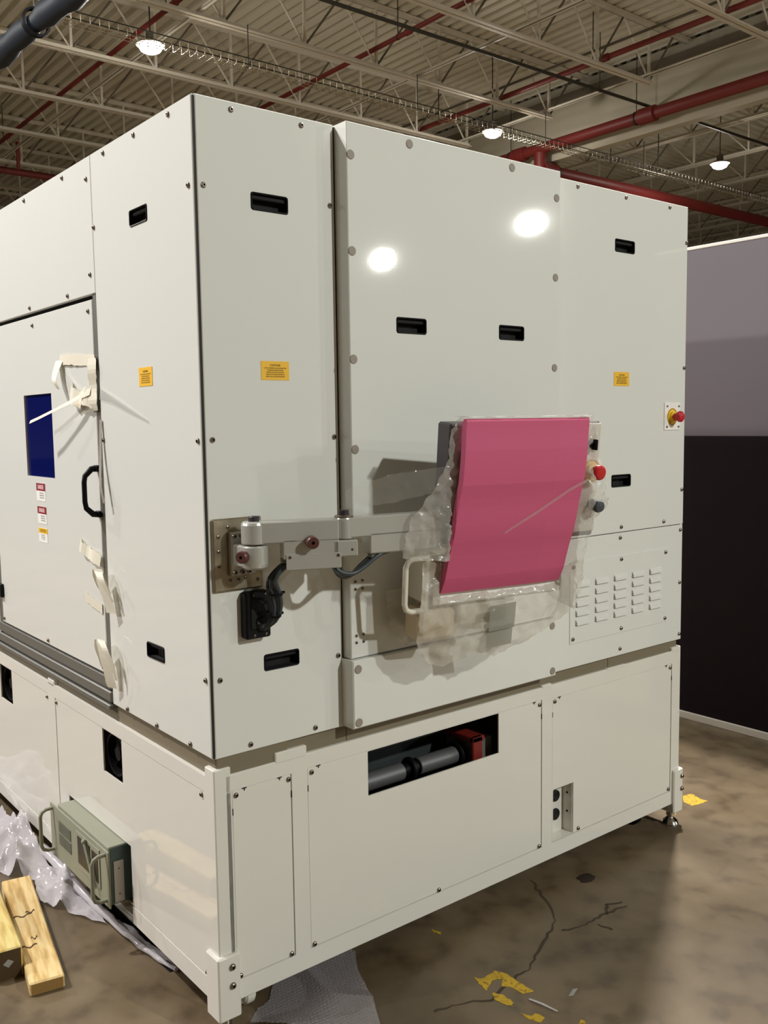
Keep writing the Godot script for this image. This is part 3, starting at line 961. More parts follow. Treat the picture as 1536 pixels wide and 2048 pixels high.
	for q in [[0.125, -0.10, M.tray_white], [1.785, -0.11, M.black], [0.12, -1.9, M.black]]:
		var cw := MB.new()
		cw.cyl(Vector3(-0.016, 0.032, 0), Vector3(0.016, 0.032, 0), 0.032, 22, 0.006)
		var cf := MB.new()
		cf.box(Vector3(-0.024, 0.03, -0.02), Vector3(-0.018, 0.085, 0.02), 0.001)
		cf.box(Vector3(0.018, 0.03, -0.02), Vector3(0.024, 0.085, 0.02), 0.001)
		cf.box(Vector3(-0.03, 0.078, -0.03), Vector3(0.03, 0.088, 0.03), 0.001)
		var cs := put("caster", [cf, M.steel], m, Vector3(q[0], 0, q[1]))
		put("wheel", [cw, q[2]], cs)

	# --- short face on the left: local x = world z
	var b1 := panel("enclosure_panel", [-0.592, -0.006, 0.709, 2.2345], m, M.white, -0.012, 0.0, [handle_hole(-0.2995, 2.021), handle_hole(-0.293, 0.916)], FACE_B, 0.002)
	screws(b1, [[-.117, 2.217], [-.309, 2.217], [-.5, 2.217], [-.028, 2.04], [-.584, 2.04], [-.577, 1.463], [-.021, 1.464], [-.022, .898], [-.488, .719], [-.301, .719], [-.112, .719]])
	place("pull_handle", handle_mesh, b1, Vector3(-0.2995, 2.021, 0))
	place("pull_handle", handle_mesh, b1, Vector3(-0.293, 0.916, 0))
	place("caution_label", caution_mesh(0.078, 0.047), b1, Vector3(-0.291, 1.624, 0.0003))
	var b2 := panel("enclosure_panel", [-1.62, -0.5945, 1.866, 2.2345], m, M.white, -0.012, 0.0, [], FACE_B, 0.002)
	screws(b2, [[-.803, 2.216], [-.624, 2.176], [-1.14, 2.216], [-.623, 1.919], [-.800, 1.881], [-1.136, 1.881], [-1.5, 2.216], [-1.5, 1.881]])
	var b3 := panel("enclosure_panel", [-2.25, -1.64, 0.709, 2.2345], m, M.white, -0.012, 0.0, [], FACE_B, 0.002)
	screws(b3, [[-1.66, 2.2], [-2.2, 2.2], [-1.66, 0.73], [-2.2, 0.73]])
	# extrusion round the door
	var ex := MB.new()
	ex.box(Vector3(0.004, 0.70, -0.626), Vector3(0.05, 1.87, -0.590), 0.001)
	ex.box(Vector3(0.03, 1.838, -1.66), Vector3(0.05, 1.87, -0.60), 0.001)
	ex.box(Vector3(0.004, 0.70, -1.66), Vector3(0.05, 1.87, -1.612), 0.001)
	ex.box(Vector3(-0.002, 0.750, -2.2), Vector3(0.05, 0.782, -0.594), 0.001)
	ex.box(Vector3(0.004, 0.700, -2.2), Vector3(0.05, 0.752, -0.594), 0.001)
	ex.box(Vector3(-0.006, 0.712, -2.2), Vector3(0.008, 0.744, -0.594), 0.003)
	ex.box(Vector3(-0.010, 0.69, -2.2), Vector3(0.008, 0.706, -0.594), 0.003)
	put("door_extrusion", [ex, M.grey_alu], m)
	var dr := panel("door", [-1.605, -0.628, 0.787, 1.853], m, M.white, -0.02, -0.002, [[-1.247, -0.986, 1.341, 1.606]], FACE_B, 0.002)
	screws(dr, [[-.655, 1.833 - .01], [-1.125, 1.835 - .01], [-.651, 1.552], [-.649, 1.078], [-.654, .797 + .006], [-1.12, .796 + .006], [-1.586, .797 + .006], [-1.586, 1.825], [-1.586, 1.3]], -0.002)
	var gl := MB.new()
	gl.box(Vector3(-1.25, 1.338, -0.016), Vector3(-0.983, 1.609, -0.008))
	put("window_pane", [gl, M.blue_glass], dr)
	place("danger_label", danger_mesh("DANGER", M.label_red, M.label_pink, ["INVISIBLE LASER", "RADIATION", "AVOID EXPOSURE"], 0.083, 0.058, 0.42), dr, Vector3(-1.122, 1.291, -0.0018))
	place("danger_label", danger_mesh("DANGER", M.label_red, M.label_pink, ["INVISIBLE LASER", "RADIATION", "AVOID EXPOSURE"], 0.083, 0.056, 0.42), dr, Vector3(-1.121, 1.216, -0.0018))
	place("caution_label", danger_mesh("CAUTION", M.label_yellow, M.label_ink, ["MOVING PARTS", "KEEP HANDS", "CLEAR"], 0.083, 0.047, 0.36), dr, Vector3(-1.12, 1.15, -0.0018))
	var hd := MB.new()
	var hp := []
	for q in [[.0, 1.253], [.018, 1.254], [.037, 1.272], [.040, 1.29], [.040, 1.345], [.037, 1.362], [.018, 1.381], [.0, 1.383]]:
		hp.append(Vector3(-0.634, q[1], q[0]))
	hd.tube(hp, [0.010, 0.009, 0.008, 0.0075, 0.0075, 0.008, 0.009, 0.010], 8)
	hd.box(Vector3(-0.645, 1.244, -0.002), Vector3(-0.618, 1.262, 0.008), 0.002)
	hd.box(Vector3(-0.645, 1.374, -0.002), Vector3(-0.618, 1.392, 0.008), 0.002)
	put("door_handle", [hd, M.black], dr)
	var hg := MB.new()
	hg.box(Vector3(-1.62, 0.882, -0.004), Vector3(-1.577, 0.930, 0.010), 0.002)
	put("hinge", [hg, M.black], dr)
	# base frame on this side, with a notch below the rack computer
	var lf := MB.new()
	lf.plate(-2.22, -0.044, 0.083, 0.657, -0.045, 0.0, [[-1.082, -0.0522, .135, .617], [-2.15, -1.145, .135, .617], [-0.994, -0.512, 0.0, .135]], 0.0)
	for q in [[-1.145, -1.085, .672]]:
		lf.box(Vector3(q[0], 0.65, -0.045), Vector3(q[1], q[2], 0.0), 0.003)
	put("base_frame", [lf, M.base_white], m, FACE_B)
	var rr := MB.new()
	rr.box(Vector3(-1.06, 0.088, -0.12), Vector3(-0.06, 0.137, -0.046), 0.002)
	put("base_rail", [rr, M.base_white], m, FACE_B)
	var q1 := panel("base_panel", [-1.0805, -0.0535, 0.1365, 0.6155], m, M.base_white, -0.006, -0.0015, [[-0.688, -0.549, 0.483, 0.6145], [-0.994, -0.512, 0.1385, 0.313]], FACE_B)
	screws(q1, [[-.066, .605], [-.066, .147], [-1.07, .603]], -0.0015)
	fan(q1, Vector3(-0.6185, 0.549, -0.012))
	var q2 := panel("base_panel", [-2.1485, -1.1465, 0.1365, 0.6155], m, M.base_white, -0.006, -0.0015, [[-1.68, -1.541, 0.483, 0.6145]], FACE_B)
	screws(q2, [[-1.158, .603], [-1.158, .147], [-2.135, .603]], -0.0015)
	fan(q2, Vector3(-1.6105, 0.549, -0.012))

func estop(parent: Node3D, c: Vector3, k: float):
	var rot := Basis(Vector3.RIGHT, PI / 2)
	var co := MB.new()
	co.lathe([[0.030 * k, 0.0], [0.030 * k, 0.0012], [0.019 * k, 0.0014], [0.018 * k, 0.010], [0.012 * k, 0.012], [0.0, 0.012]], Transform3D(rot, c), 24)
	var ink := MB.new()
	ink.lathe([[0.0285 * k, 0.0014], [0.0285 * k, 0.0018], [0.0265 * k, 0.0018], [0.0265 * k, 0.0014]], Transform3D(rot, c), 24)
	put("collar", [co, M.yellow, ink, M.label_ink], parent)
	var bt := MB.new()
	bt.lathe([[0.012 * k, 0.010], [0.013 * k, 0.022], [0.0185 * k, 0.027], [0.0195 * k, 0.031], [0.0185 * k, 0.037], [0.014 * k, 0.041], [0.0, 0.0425]], Transform3D(rot, c), 24)
	put("button", [bt, M.red], parent)

func fan(parent: Node3D, c: Vector3):
	var b := MB.new()
	b.box(c + Vector3(-0.071, -0.067, -0.05), c + Vector3(0.071, 0.067, -0.045))
	var rot := Basis(Vector3.RIGHT, PI / 2)
	b.lathe([[0.064, -0.04], [0.064, 0.0], [0.059, 0.0], [0.059, -0.04]], Transform3D(rot, c), 28)
	b.lathe([[0.020, -0.04], [0.020, -0.006], [0.0, -0.004]], Transform3D(rot, c), 18)
	for i in 7:
		var a := TAU * i / 7.0
		var d := Vector3(cos(a), sin(a), 0)
		var t := Vector3(-sin(a), cos(a), 0)
		b.face([c + d * 0.018 + Vector3(0, 0, -0.03), c + d * 0.056 - t * 0.012 + Vector3(0, 0, -0.034), c + d * 0.056 + t * 0.030 + Vector3(0, 0, -0.014), c + d * 0.018 + t * 0.012 + Vector3(0, 0, -0.012)], Vector3.BACK)
	put("cooling_fan", [b, M.black], parent)

# ------------------------------------------------------------------ swing arm, console, wrapping
func film_mesh(poly: Array, step: float, lift: Callable, jitter := 0.3) -> MB:   # poly: points of the outline in a plane; lift: (u, v) -> 3D point
	var outline := PackedVector2Array()
	for i in poly.size():
		var a: Vector2 = poly[i]
		var b: Vector2 = poly[(i + 1) % poly.size()]
		var n := maxi(1, int(a.distance_to(b) / step))
		for k in n:
			outline.append(a.lerp(b, float(k) / n) + Vector2(rng.randf_range(-1, 1), rng.randf_range(-1, 1)) * step * jitter * 0.5)
	var pts := PackedVector2Array(outline)
	var lo := outline[0]
	var hi := outline[0]
	for p in outline:
		lo = lo.min(p); hi = hi.max(p)
	var y := lo.y
	while y < hi.y:
		var x := lo.x
		while x < hi.x:
			var p := Vector2(x, y) + Vector2(rng.randf_range(-1, 1), rng.randf_range(-1, 1)) * step * jitter
			if Geometry2D.is_point_in_polygon(p, outline): pts.append(p)
			x += step
		y += step
	var t := Geometry2D.triangulate_delaunay(pts)
	var at := []
	for p in pts: at.append(lift.call(p))
	var normals := []
	normals.resize(pts.size())
	normals.fill(Vector3.ZERO)
	var keep := []
	for i in range(0, t.size(), 3):
		var c := (pts[t[i]] + pts[t[i + 1]] + pts[t[i + 2]]) / 3.0
		if not Geometry2D.is_point_in_polygon(c, outline): continue
		var q := [t[i], t[i + 1], t[i + 2]]
		if (pts[q[1]] - pts[q[0]]).cross(pts[q[2]] - pts[q[0]]) < 0: q = [q[0], q[2], q[1]]
		var n: Vector3 = (at[q[1]] - at[q[0]]).cross(at[q[2]] - at[q[0]])
		for k in q: normals[k] += n
		keep.append(q)
	var b := MB.new()
	for q in keep:
		b.tri_n(at[q[0]], at[q[1]], at[q[2]], normals[q[0]].normalized(), normals[q[1]].normalized(), normals[q[2]].normalized())
	return b

func V2(list: Array) -> Array:
	return list.map(func(q): return Vector2(q[0], q[1]))

func fold_noise(sd: int, freq: float) -> FastNoiseLite:
	var n := FastNoiseLite.new()
	n.seed = sd
	n.frequency = freq
	n.noise_type = FastNoiseLite.TYPE_SIMPLEX
	n.fractal_type = FastNoiseLite.FRACTAL_RIDGED
	n.fractal_octaves = 3
	return n

func cable(path: Array, r: float, parent: Node3D, m: Material, xf = null):
	var c := Curve3D.new()
	for i in path.size():
		var d: Vector3 = (path[mini(i + 1, path.size() - 1)] - path[maxi(i - 1, 0)]) / 6.0
		c.add_point(path[i], -d, d)
	var pts := []
	var n := 24
	for i in n + 1: pts.append(c.sample_baked(c.get_baked_length() * i / n, true))
	var b := MB.new()
	b.tube(pts, r, 8)
	put("cable", [b, m], parent, xf)

func build_arm_and_console():
	var arm := thing("swing_arm", "jointed aluminium swing arm with brown knobs bolted to the white machine", "support arm", Vector3(0.0, 1.1, 0.0))
	var back := Vector3(0, -1.1, 0)
	# wall plate
	var wp := MB.new()
	wp.box(Vector3(0.013, 1.110, 0.0005), Vector3(0.145, 1.282, 0.010), 0.003)
	var wall := put("wall_plate", [wp, M.stainless], arm, back)
	screws(wall, [[.027, 1.24], [.053, 1.261], [.027, 1.205], [.027, 1.17], [.055, 1.135], [.077, 1.135], [.097, 1.137], [.125, 1.27], [.13, 1.13]], 0.010, head_mesh(0.005, 0.002), "bolt")
	var fb := MB.new()
	fb.box(Vector3(0.052, 1.146, 0.010), Vector3(0.118, 1.250, 0.024), 0.002)
	var fo := put("flange", [fb, M.cast_alu], arm, back)
	screws(fo, [[.061, 1.241], [.079, 1.241], [.061, 1.155], [.080, 1.155], [.098, 1.155]], 0.024, head_mesh(0.006, 0.005), "bolt")
	var P1 := Vector3(0.0845, 0, 0.075)
	var sb := MB.new()
	sb.box(Vector3(0.056, 1.171, 0.02), Vector3(0.112, 1.2225, 0.075), 0.004)
	sb.lathe([[0.0, 1.167], [0.022, 1.167], [0.029, 1.172], [0.031, 1.180], [0.031, 1.219], [0.029, 1.2225], [0.0, 1.2225]], Transform3D(Basis.IDENTITY, P1), 28)
	put("lower_joint", [sb, M.cast_alu], arm, back)
	# first link, turned 24 degrees away from the face
	var L1 := Transform3D(Basis(Vector3.UP, deg_to_rad(-24)), P1 + back)
	var lk := MB.new()
	var hw := 0.026
	lk.lathe([[0.0, 1.2265], [0.029, 1.2265], [0.030, 1.229], [0.030, 1.270], [0.028, 1.2755], [0.024, 1.278], [0.0, 1.278]], Transform3D.IDENTITY, 28)
	lk.box(Vector3(0.0, 1.2265, -hw), Vector3(0.195, 1.2775, hw), 0.003)
	lk.box(Vector3(0.062, 1.188, -hw), Vector3(0.195, 1.235, hw), 0.003)
	lk.box(Vector3(0.18, 1.188, -hw), Vector3(0.240, 1.2275, hw), 0.003)
	var l1 := put("first_link", [lk, M.cast_alu], arm, L1)
	var cv := MB.new()
	cv.box(Vector3(0.069, 1.164, hw), Vector3(0.199, 1.2005, hw + 0.003), 0.001)
	var cvo := put("cover_plate", [cv, M.cast_alu], l1)
	screws(cvo, [[.078, 1.194], [.192, 1.194]], hw + 0.003, head_mesh(0.004, 0.003))
	var sm := head_mesh(0.0035, 0.001)
	screws(l1, [[.226, 1.205]], hw, sm)
	var kn := MB.new()
	kn.lathe([[0.012, 0.0], [0.0145, 0.002], [0.0145, 0.026], [0.0125, 0.029], [0.004, 0.029], [0.004, 0.02], [0.0, 0.02]], Transform3D(Basis(Vector3.RIGHT, PI / 2), Vector3(0.128, 1.228, hw)), 22)
	put("knob", [kn, M.brown], l1)
	var k2 := MB.new()
	k2.lathe([[0.012, 0.0], [0.0145, 0.002], [0.0145, 0.026], [0.0125, 0.029], [0.004, 0.029], [0.004, 0.02], [0.0, 0.02]], MB.aim(Vector3(0.064, 1.199, 0.074), Vector3(0.034, 1.199, 0.092)), 22)
	put("knob", [k2, M.brown], arm, back)
	var cp := MB.new()
	cp.lathe([[0.0, 1.277], [0.0125, 1.277], [0.0125, 1.288], [0.011, 1.290], [0.0, 1.290]], Transform3D.IDENTITY, 20)
	put("pivot_cap", [cp, M.dark_plastic], l1)
	# second link
	var P2 := Vector3(0.2784, 0, 0.1614)
	var L2 := Transform3D(Basis(Vector3.UP, deg_to_rad(-10)), P2 + back)
	var m2 := MB.new()
	m2.lathe([[0.0, 1.2295], [0.0215, 1.2295], [0.0225, 1.231], [0.0225, 1.276], [0.021, 1.280], [0.0, 1.281]], Transform3D.IDENTITY, 26)
	m2.box(Vector3(0.0, 1.231, -0.022), Vector3(0.42, 1.2795, 0.022), 0.003)
	m2.box(Vector3(0.058, 1.189, -0.022), Vector3(0.42, 1.24, 0.022), 0.003)
	var l2 := put("second_link", [m2, M.cast_alu], arm, L2)
	var wa := MB.new()
	wa.lathe([[0.0, 1.280], [0.023, 1.280], [0.023, 1.283], [0.018, 1.285], [0.0, 1.285]], Transform3D.IDENTITY, 22)
	put("washer", [wa, M.steel], l2)
	var c2 := MB.new()
	c2.lathe([[0.0, 1.285], [0.0125, 1.285], [0.0125, 1.295], [0.0115, 1.2965], [0.0, 1.2965]], Transform3D.IDENTITY, 20)
	put("pivot_cap", [c2, M.dark_plastic], l2)
	var wj := MB.new()
	wj.cyl(Vector3(0.40, 1.19, 0.0), Vector3(0.40, 1.29, 0.0), 0.03, 20, 0.003)
	wj.box(Vector3(0.37, 1.21, 0.0), Vector3(0.43, 1.27, 0.05), 0.003)
	put("wrist_joint", [wj, M.cast_alu], l2)
	for q in [[l2, 0.066, 0.0], [l1, 0.060, 0.0]]:
		var cl := MB.new()
		cl.box(Vector3(q[1], 1.178, -0.008), Vector3(q[1] + 0.018, 1.19, 0.012), 0.001)
		put("cable_clip", [cl, M.grey_alu], q[0])
	# black connector box and the cables
	var cb := thing("connector_box", "small black rectangular cable entry box below the arm's wall plate", "box", Vector3(0.118, 0.99, 0.0))
	var bx := MB.new()
	bx.box(Vector3(-0.034, 0.0, 0.0005), Vector3(0.034, 0.113, 0.030), 0.004)
	var bo := put("housing", [bx, M.black], cb)
	var gl := MB.new()
	gl.box(Vector3(-0.022, 0.025, 0.030), Vector3(0.022, 0.088, 0.033), 0.002)
	put("cable_gland", [gl, M.black_matte], bo)
	screws(bo, [[-.012, .105], [.02, .105], [-.012, .008], [.02, .008]], 0.030, head_mesh(0.0035, 0.002))
	var cc := thing("cable_bundle", "black cables looping from under the arm into the black connector box", "cable", Vector3(0.12, 1.0, 0.05))
	var off := Vector3(-0.12, -1.0, -0.05)
	var b1 := Basis(Vector3.UP, deg_to_rad(-24))
	for i in 4:
		var e := (i - 1.5) * 0.0075
		var y := 0.005 * (i % 2)
		cable([P1 + b1 * Vector3(0.10, 0, e) + Vector3(0, 1.183, 0), P1 + b1 * Vector3(0.066, 0, e) + Vector3(0, 1.172 - y, 0), P1 + b1 * Vector3(0.040 + e * 0.5, 0, e) + Vector3(0, 1.14, 0), Vector3(0.128 + e, 1.105, 0.085 + e * 0.5), Vector3(0.139 + e * 0.9, 1.07, 0.075 + e * 0.4), Vector3(0.137 + e * 0.7, 1.035, 0.062), Vector3(0.126 + e * 0.4, 1.016 + y, 0.042), Vector3(0.113, 1.022 + y, 0.031)], 0.0055, cc, M.cable if i % 2 == 0 else M.cable_grey, off)
	for q in [[Vector3(0.131, 1.105, 0.084), Vector3(0.0, 1.0, 0.1)], [Vector3(0.137, 1.052, 0.066), Vector3(0.0, 1.0, 0.3)]]:
		var tie := MB.new()
		tie.lathe([[0.017, -0.003], [0.019, -0.003], [0.019, 0.003], [0.017, 0.003]], Transform3D(MB.aim(Vector3.ZERO, q[1]).basis, q[0] + off), 14)
		tie.box(q[0] + off + Vector3(0.015, -0.003, -0.003), q[0] + off + Vector3(0.027, 0.003, 0.003), 0.001)
		put("cable_tie", [tie, M.black], cc)
	var c3 := thing("cable_loop", "short black cable loop hanging between the two arm links", "cable", Vector3(0.28, 1.13, 0.16))
	var o3 := Vector3(-0.28, -1.13, -0.16)
	var b2 := Basis(Vector3.UP, deg_to_rad(-10))
	for i in 4:
		var e := (i - 1.5) * 0.008
		cable([P1 + b1 * Vector3(0.17, 0, e) + Vector3(0, 1.185, 0), P1 + b1 * Vector3(0.188, 0, e) + Vector3(0, 1.16, 0), P2 + b2 * Vector3(-0.008, 0, e) + Vector3(0, 1.143 + e * 0.4, 0), P2 + b2 * Vector3(0.02, 0, e) + Vector3(0, 1.141 + e * 0.4, 0), P2 + b2 * Vector3(0.05, 0, e) + Vector3(0, 1.160, 0), P2 + b2 * Vector3(0.085, 0, e) + Vector3(0, 1.183, 0), P2 + b2 * Vector3(0.12, 0, e * 0.6) + Vector3(0, 1.192, 0)], 0.0055, c3, M.cable if i % 2 == 0 else M.cable_grey, o3)

	# console: local x along the screen, y up from its top edge, z out of the screen
	var CX := Transform3D(Basis(Vector3.UP, deg_to_rad(-10)) * Basis(Vector3.RIGHT, deg_to_rad(6)), Vector3(0.6968, 1.5, 0.360))
	var con := thing("operator_console", "wrapped operator console behind the pink foam sheet with a white keyboard tray", "console")
	con.transform = CX
	var hs := MB.new()
	hs.box(Vector3(-0.190, -0.318, -0.112), Vector3(0.285, -0.010, -0.052), 0.005)
	put("housing", [hs, mat(rgb(74, 68, 74), 0.45)], con)
	var scn := MB.new()
	scn.box(Vector3(-0.165, -0.29, -0.053), Vector3(0.185, -0.03, -0.0505), 0.001)
	put("screen", [scn, M.pc_black], con)
	var bs := MB.new()
	bs.box(Vector3(0.214, -0.305, -0.054), Vector3(0.283, -0.014, -0.048), 0.002)
	var strip := put("button_strip", [bs, M.panel_trim], con)
	estop(strip, Vector3(0.258, -0.141, -0.048), 1.05)
	var kb := MB.new()
	var rot := Basis(Vector3.RIGHT, PI / 2)
	kb.lathe([[0.015, 0.0], [0.013, 0.022], [0.017, 0.024], [0.0175, 0.030], [0.014, 0.037], [0.0, 0.040]], Transform3D(rot, Vector3(0.268, -0.232, -0.048)), 24)
	put("push_button", [kb, M.knob_grey], strip)
	var ks := MB.new()
	ks.lathe([[0.014, 0.0], [0.014, 0.010], [0.010, 0.012], [0.0, 0.012]], Transform3D(rot, Vector3(0.252, -0.069, -0.048)), 20)
	ks.box(Vector3(0.249, -0.083, -0.038), Vector3(0.255, -0.055, -0.024), 0.001)
	put("selector_switch", [ks, M.black], strip)
	var tr := MB.new()
	tr.box(Vector3(-0.206, -0.478, -0.20), Vector3(0.222, -0.345, -0.088), 0.006)
	tr.box(Vector3(-0.222, -0.486, -0.10), Vector3(-0.207, -0.345, -0.086), 0.003)
	put("keyboard_tray", [tr, M.tray_white], con)
	var kl := MB.new()
	kl.box(Vector3(-0.178, -0.474, -0.09), Vector3(0.20, -0.362, -0.084), 0.003)
	put("tray_front", [kl, M.label_white], con)
	var gp := MB.new()
	gp.box(Vector3(-0.2035, -0.482, -0.088), Vector3(-0.1955, -0.410, -0.0855))
	put("slot", [gp, M.dark_plastic], con)
	var lp := []
	for q in [[-.210, -.350], [-.256, -.350], [-.268, -.356], [-.274, -.370], [-.273, -.465], [-.268, -.480], [-.254, -.486], [-.210, -.486]]:
		lp.append(Vector3(q[0], q[1], -0.093))
	var lh := MB.new()
	lh.tube(lp, 0.0075, 10)
	put("tray_handle", [lh, M.tray_white], con)
	var lt := MB.new()
	lt.box(Vector3(-0.02, -0.36, -0.16), Vector3(0.06, -0.29, -0.10), 0.003)
	put("tray_bracket", [lt, M.cast_alu], con)
	var pd := MB.new()
	pd.box(Vector3(-0.224, -0.576, -0.18), Vector3(-0.11, -0.492, -0.10), 0.012)
	var lo2 := MB.new()
	lo2.box(Vector3(-0.105, -0.545, -0.19), Vector3(0.05, -0.484, -0.10), 0.006)
	put("lower_shelf", [lo2, M.tray_white], con)
	put("padding", [pd, mat(rgb(214, 196, 166), 0.7)], con)

	# pink foam sheet
	var pf := thing("foam_sheet", "bright pink foam sheet draped over the front of the console", "foam sheet")
	pf.transform = CX
	var prof := [[0.004, -0.020], [0.006, -0.008], [0.0, 0.0], [-.07, 0.0], [-.155, -.004], [-.2, -.011], [-.245, -.02], [-.30, -.030], [-.35, -.041], [-.40, -.055], [-.44, -.071]]
	var fine := []
	for i in prof.size() - 1:
		for k in 4:
			fine.append(Vector2(prof[i][0], prof[i][1]).lerp(Vector2(prof[i + 1][0], prof[i + 1][1]), k / 4.0))
	fine.append(Vector2(prof[-1][0], prof[-1][1]))
	var fm := MB.new()
	var nx := 4
	var fth := 0.020
	var P := func(i: int, k: int, inner: bool) -> Vector3:
		var s := lerpf(-0.175, 0.204, float(k) / nx)
		var q: Vector2 = fine[i]
		var t: Vector2 = (fine[mini(i + 1, fine.size() - 1)] - fine[maxi(i - 1, 0)]).normalized()
		var w := q.y + 0.0018 * sin(i * 0.55)
		if k == nx: w -= 0.003
		var p := Vector3(s - 0.0010 * i * 0.2, q.x, w)
		if inner: p += Vector3(0, t.y, -t.x) * fth * (-1.0 if true else 1.0)
		return p
	for i in fine.size() - 1:
		for k in nx:
			for inner in [false, true]:
				var pts := [P.call(i, k, inner), P.call(i + 1, k, inner), P.call(i + 1, k + 1, inner), P.call(i, k + 1, inner)]
				fm.face(pts, Vector3(0, 0, -1 if inner else 1))
		for k in [0, nx]:
			fm.face([P.call(i, k, false), P.call(i + 1, k, false), P.call(i + 1, k, true), P.call(i, k, true)], Vector3(-1 if k == 0 else 1, 0, 0))
	for i in [0, fine.size() - 1]:
		for k in nx:
			fm.face([P.call(i, k, false), P.call(i, k + 1, false), P.call(i, k + 1, true), P.call(i, k, true)], Vector3(0, 1 if i == 0 else -1, 0))
	fm.s.index()
	put("foam", [fm, M.foam], pf)

	# bubble wrap round the console
	var bw := thing("bubble_wrap", "clear bubble wrap bundled round the console on both sides of the pink foam", "bubble wrap")
	bw.transform = CX
	var nz := fold_noise(3, 22.0)
	var fw := func(v: float) -> float:
		for i in range(3, prof.size() - 1):
			if v <= prof[i][0] and v >= prof[i + 1][0]: return lerpf(prof[i][1], prof[i + 1][1], (v - prof[i][0]) / (prof[i + 1][0] - prof[i][0]))
		return 0.0 if v > -0.1 else -0.071
	var wrap_lift := func(p: Vector2) -> Vector3:
		var w: float = -0.030 + 0.009 * nz.get_noise_2d(p.x, p.y)
		var side := maxf(-0.19 - p.x, p.x - 0.215)
		if side > 0.0: w -= side * 0.25
		if p.x > 0.215 and p.y < -0.10 and p.y > -0.27: w += 0.030 * sin((p.y + 0.27) / 0.17 * PI)
		if p.x > -0.185 and p.x < 0.21: w = minf(w, fw.call(p.y) - 0.0225 - 0.002 * absf(nz.get_noise_2d(p.x * 2.0, p.y)))
		return Vector3(p.x, p.y, w)
	var left := V2([[-.172, .006], [-.184, .006], [-.199, -.023], [-.203, -.071], [-.206, -.101], [-.24, -.178], [-.286, -.236], [-.300, -.284], [-.306, -.335], [-.27, -.342], [-.20, -.345], [-.165, -.34], [-.165, .004]])
	put("film", [film_mesh(left, 0.009, wrap_lift, 0.4), M.wrap], bw)
	var right := V2([[.195, .004], [.207, .012], [.235, .012], [.255, .004], [.274, -.054], [.272, -.094], [.292, -.127], [.292, -.161], [.285, -.194], [.315, -.215], [.312, -.242], [.285, -.28], [.268, -.328], [.25, -.38], [.248, -.45], [.22, -.515], [.15, -.46], [.19, -.40]])
	put("film", [film_mesh(right, 0.009, wrap_lift, 0.4), M.wrap], bw)
	var n2 := fold_noise(8, 30.0)
	var top := []
	var tw := []
	for i in 30:
		top.append(Vector3(lerpf(-0.19, 0.22, i / 29.0), 0.009 + 0.002 * n2.get_noise_1d(i * 0.1), -0.02))
		tw.append(Vector3(0, 0.004, 0.05))
	var tb := MB.new()
	tb.ribbon(top, tw)
	put("film", [tb, M.wrap], bw)
	# bag of film under the tray
	var bag := thing("plastic_bag", "cloudy plastic film hanging below the white keyboard tray", "plastic film")
	bag.transform = CX
	var nb := fold_noise(15, 20.0)
	var bag_lift := func(p: Vector2) -> Vector3:
		var w: float = -0.072 + 0.007 * nb.get_noise_2d(p.x, p.y * 0.8) + 0.012 * n2.get_noise_2d(p.x * 0.15, p.y * 0.15)
		w -= 0.25 * maxf(0.0, -0.50 - p.y)
		if p.x > -0.18 and p.x < 0.2 and p.y > -0.455: w = minf(w, fw.call(p.y) - 0.024)
		return Vector3(p.x, p.y, w)
	put("film", [film_mesh(V2([[-.235, -.345], [-.240, -.49], [-.237, -.565], [-.225, -.597], [-.186, -.636], [-.139, -.652], [-.095, -.64], [-.048, -.621], [.018, -.642], [.05, -.63], [.099, -.618], [.181, -.584], [.246, -.530], [.272, -.463], [.274, -.378], [.23, -.40], [.0, -.44], [-.1, -.40]]), 0.012, bag_lift, 0.35), M.bag], bag)
	var n3 := fold_noise(19, 9.0)
	var back_lift := func(p: Vector2) -> Vector3: return Vector3(p.x, p.y, -0.21 + 0.02 * n3.get_noise_2d(p.x, p.y))
	put("film", [film_mesh(V2([[-.265, -.46], [-.25, -.56], [-.20, -.612], [-.10, -.60], [.05, -.59], [.19, -.50], [.22, -.40], [.1, -.42]]), 0.016, back_lift, 0.35), M.bag], bag)
	var gt := MB.new()
	for q in [[-.034, .048, -.555, -.484, -.060], [-.030, .052, -.606, -.548, -.074]]:
		gt.ribbon([Vector3((q[0] + q[1]) / 2, q[3], q[4]), Vector3((q[0] + q[1]) / 2 + 0.003, q[2], q[4] - 0.006)], [Vector3(q[1] - q[0], 0.004, 0), Vector3(q[1] - q[0], 0.004, 0)], 0.0006)
	put("grey_tape", [gt, M.grey_tape], bag)
	# wing of stretch film to the left and a streak over the foam
	var wing := thing("stretch_film", "clear stretch film pulled out to the left of the console above the arm", "plastic film")
	wing.transform = CX
	var n4 := fold_noise(27, 14.0)
	var wing_lift := func(p: Vector2) -> Vector3: return Vector3(p.x, p.y, -0.035 + 0.30 * minf(0.0, p.x + 0.2) + 0.007 * n4.get_noise_2d(p.x * 0.4, p.y * 2.0 + p.x * 0.7))
	put("film", [film_mesh(V2([[-.44, -.168], [-.40, -.150], [-.337, -.132], [-.214, -.112], [-.178, -.110], [-.180, -.15], [-.24, -.178], [-.334, -.200], [-.44, -.213]]), 0.010, wing_lift, 0.3), M.film], wing)
	var sk := MB.new()
	sk.ribbon([Vector3(-0.03, -0.285, 0.003 - 0.028), Vector3(0.06, -0.235, 0.0035 - 0.018), Vector3(0.15, -0.18, 0.006 - 0.008), Vector3(0.205, -0.155, 0.004)], [Vector3(0.003, 0.007, 0), Vector3(0.003, 0.010, 0), Vector3(0.003, 0.010, 0), Vector3(0.003, 0.008, 0)])
	put("film_streak", [sk, M.film], wing)

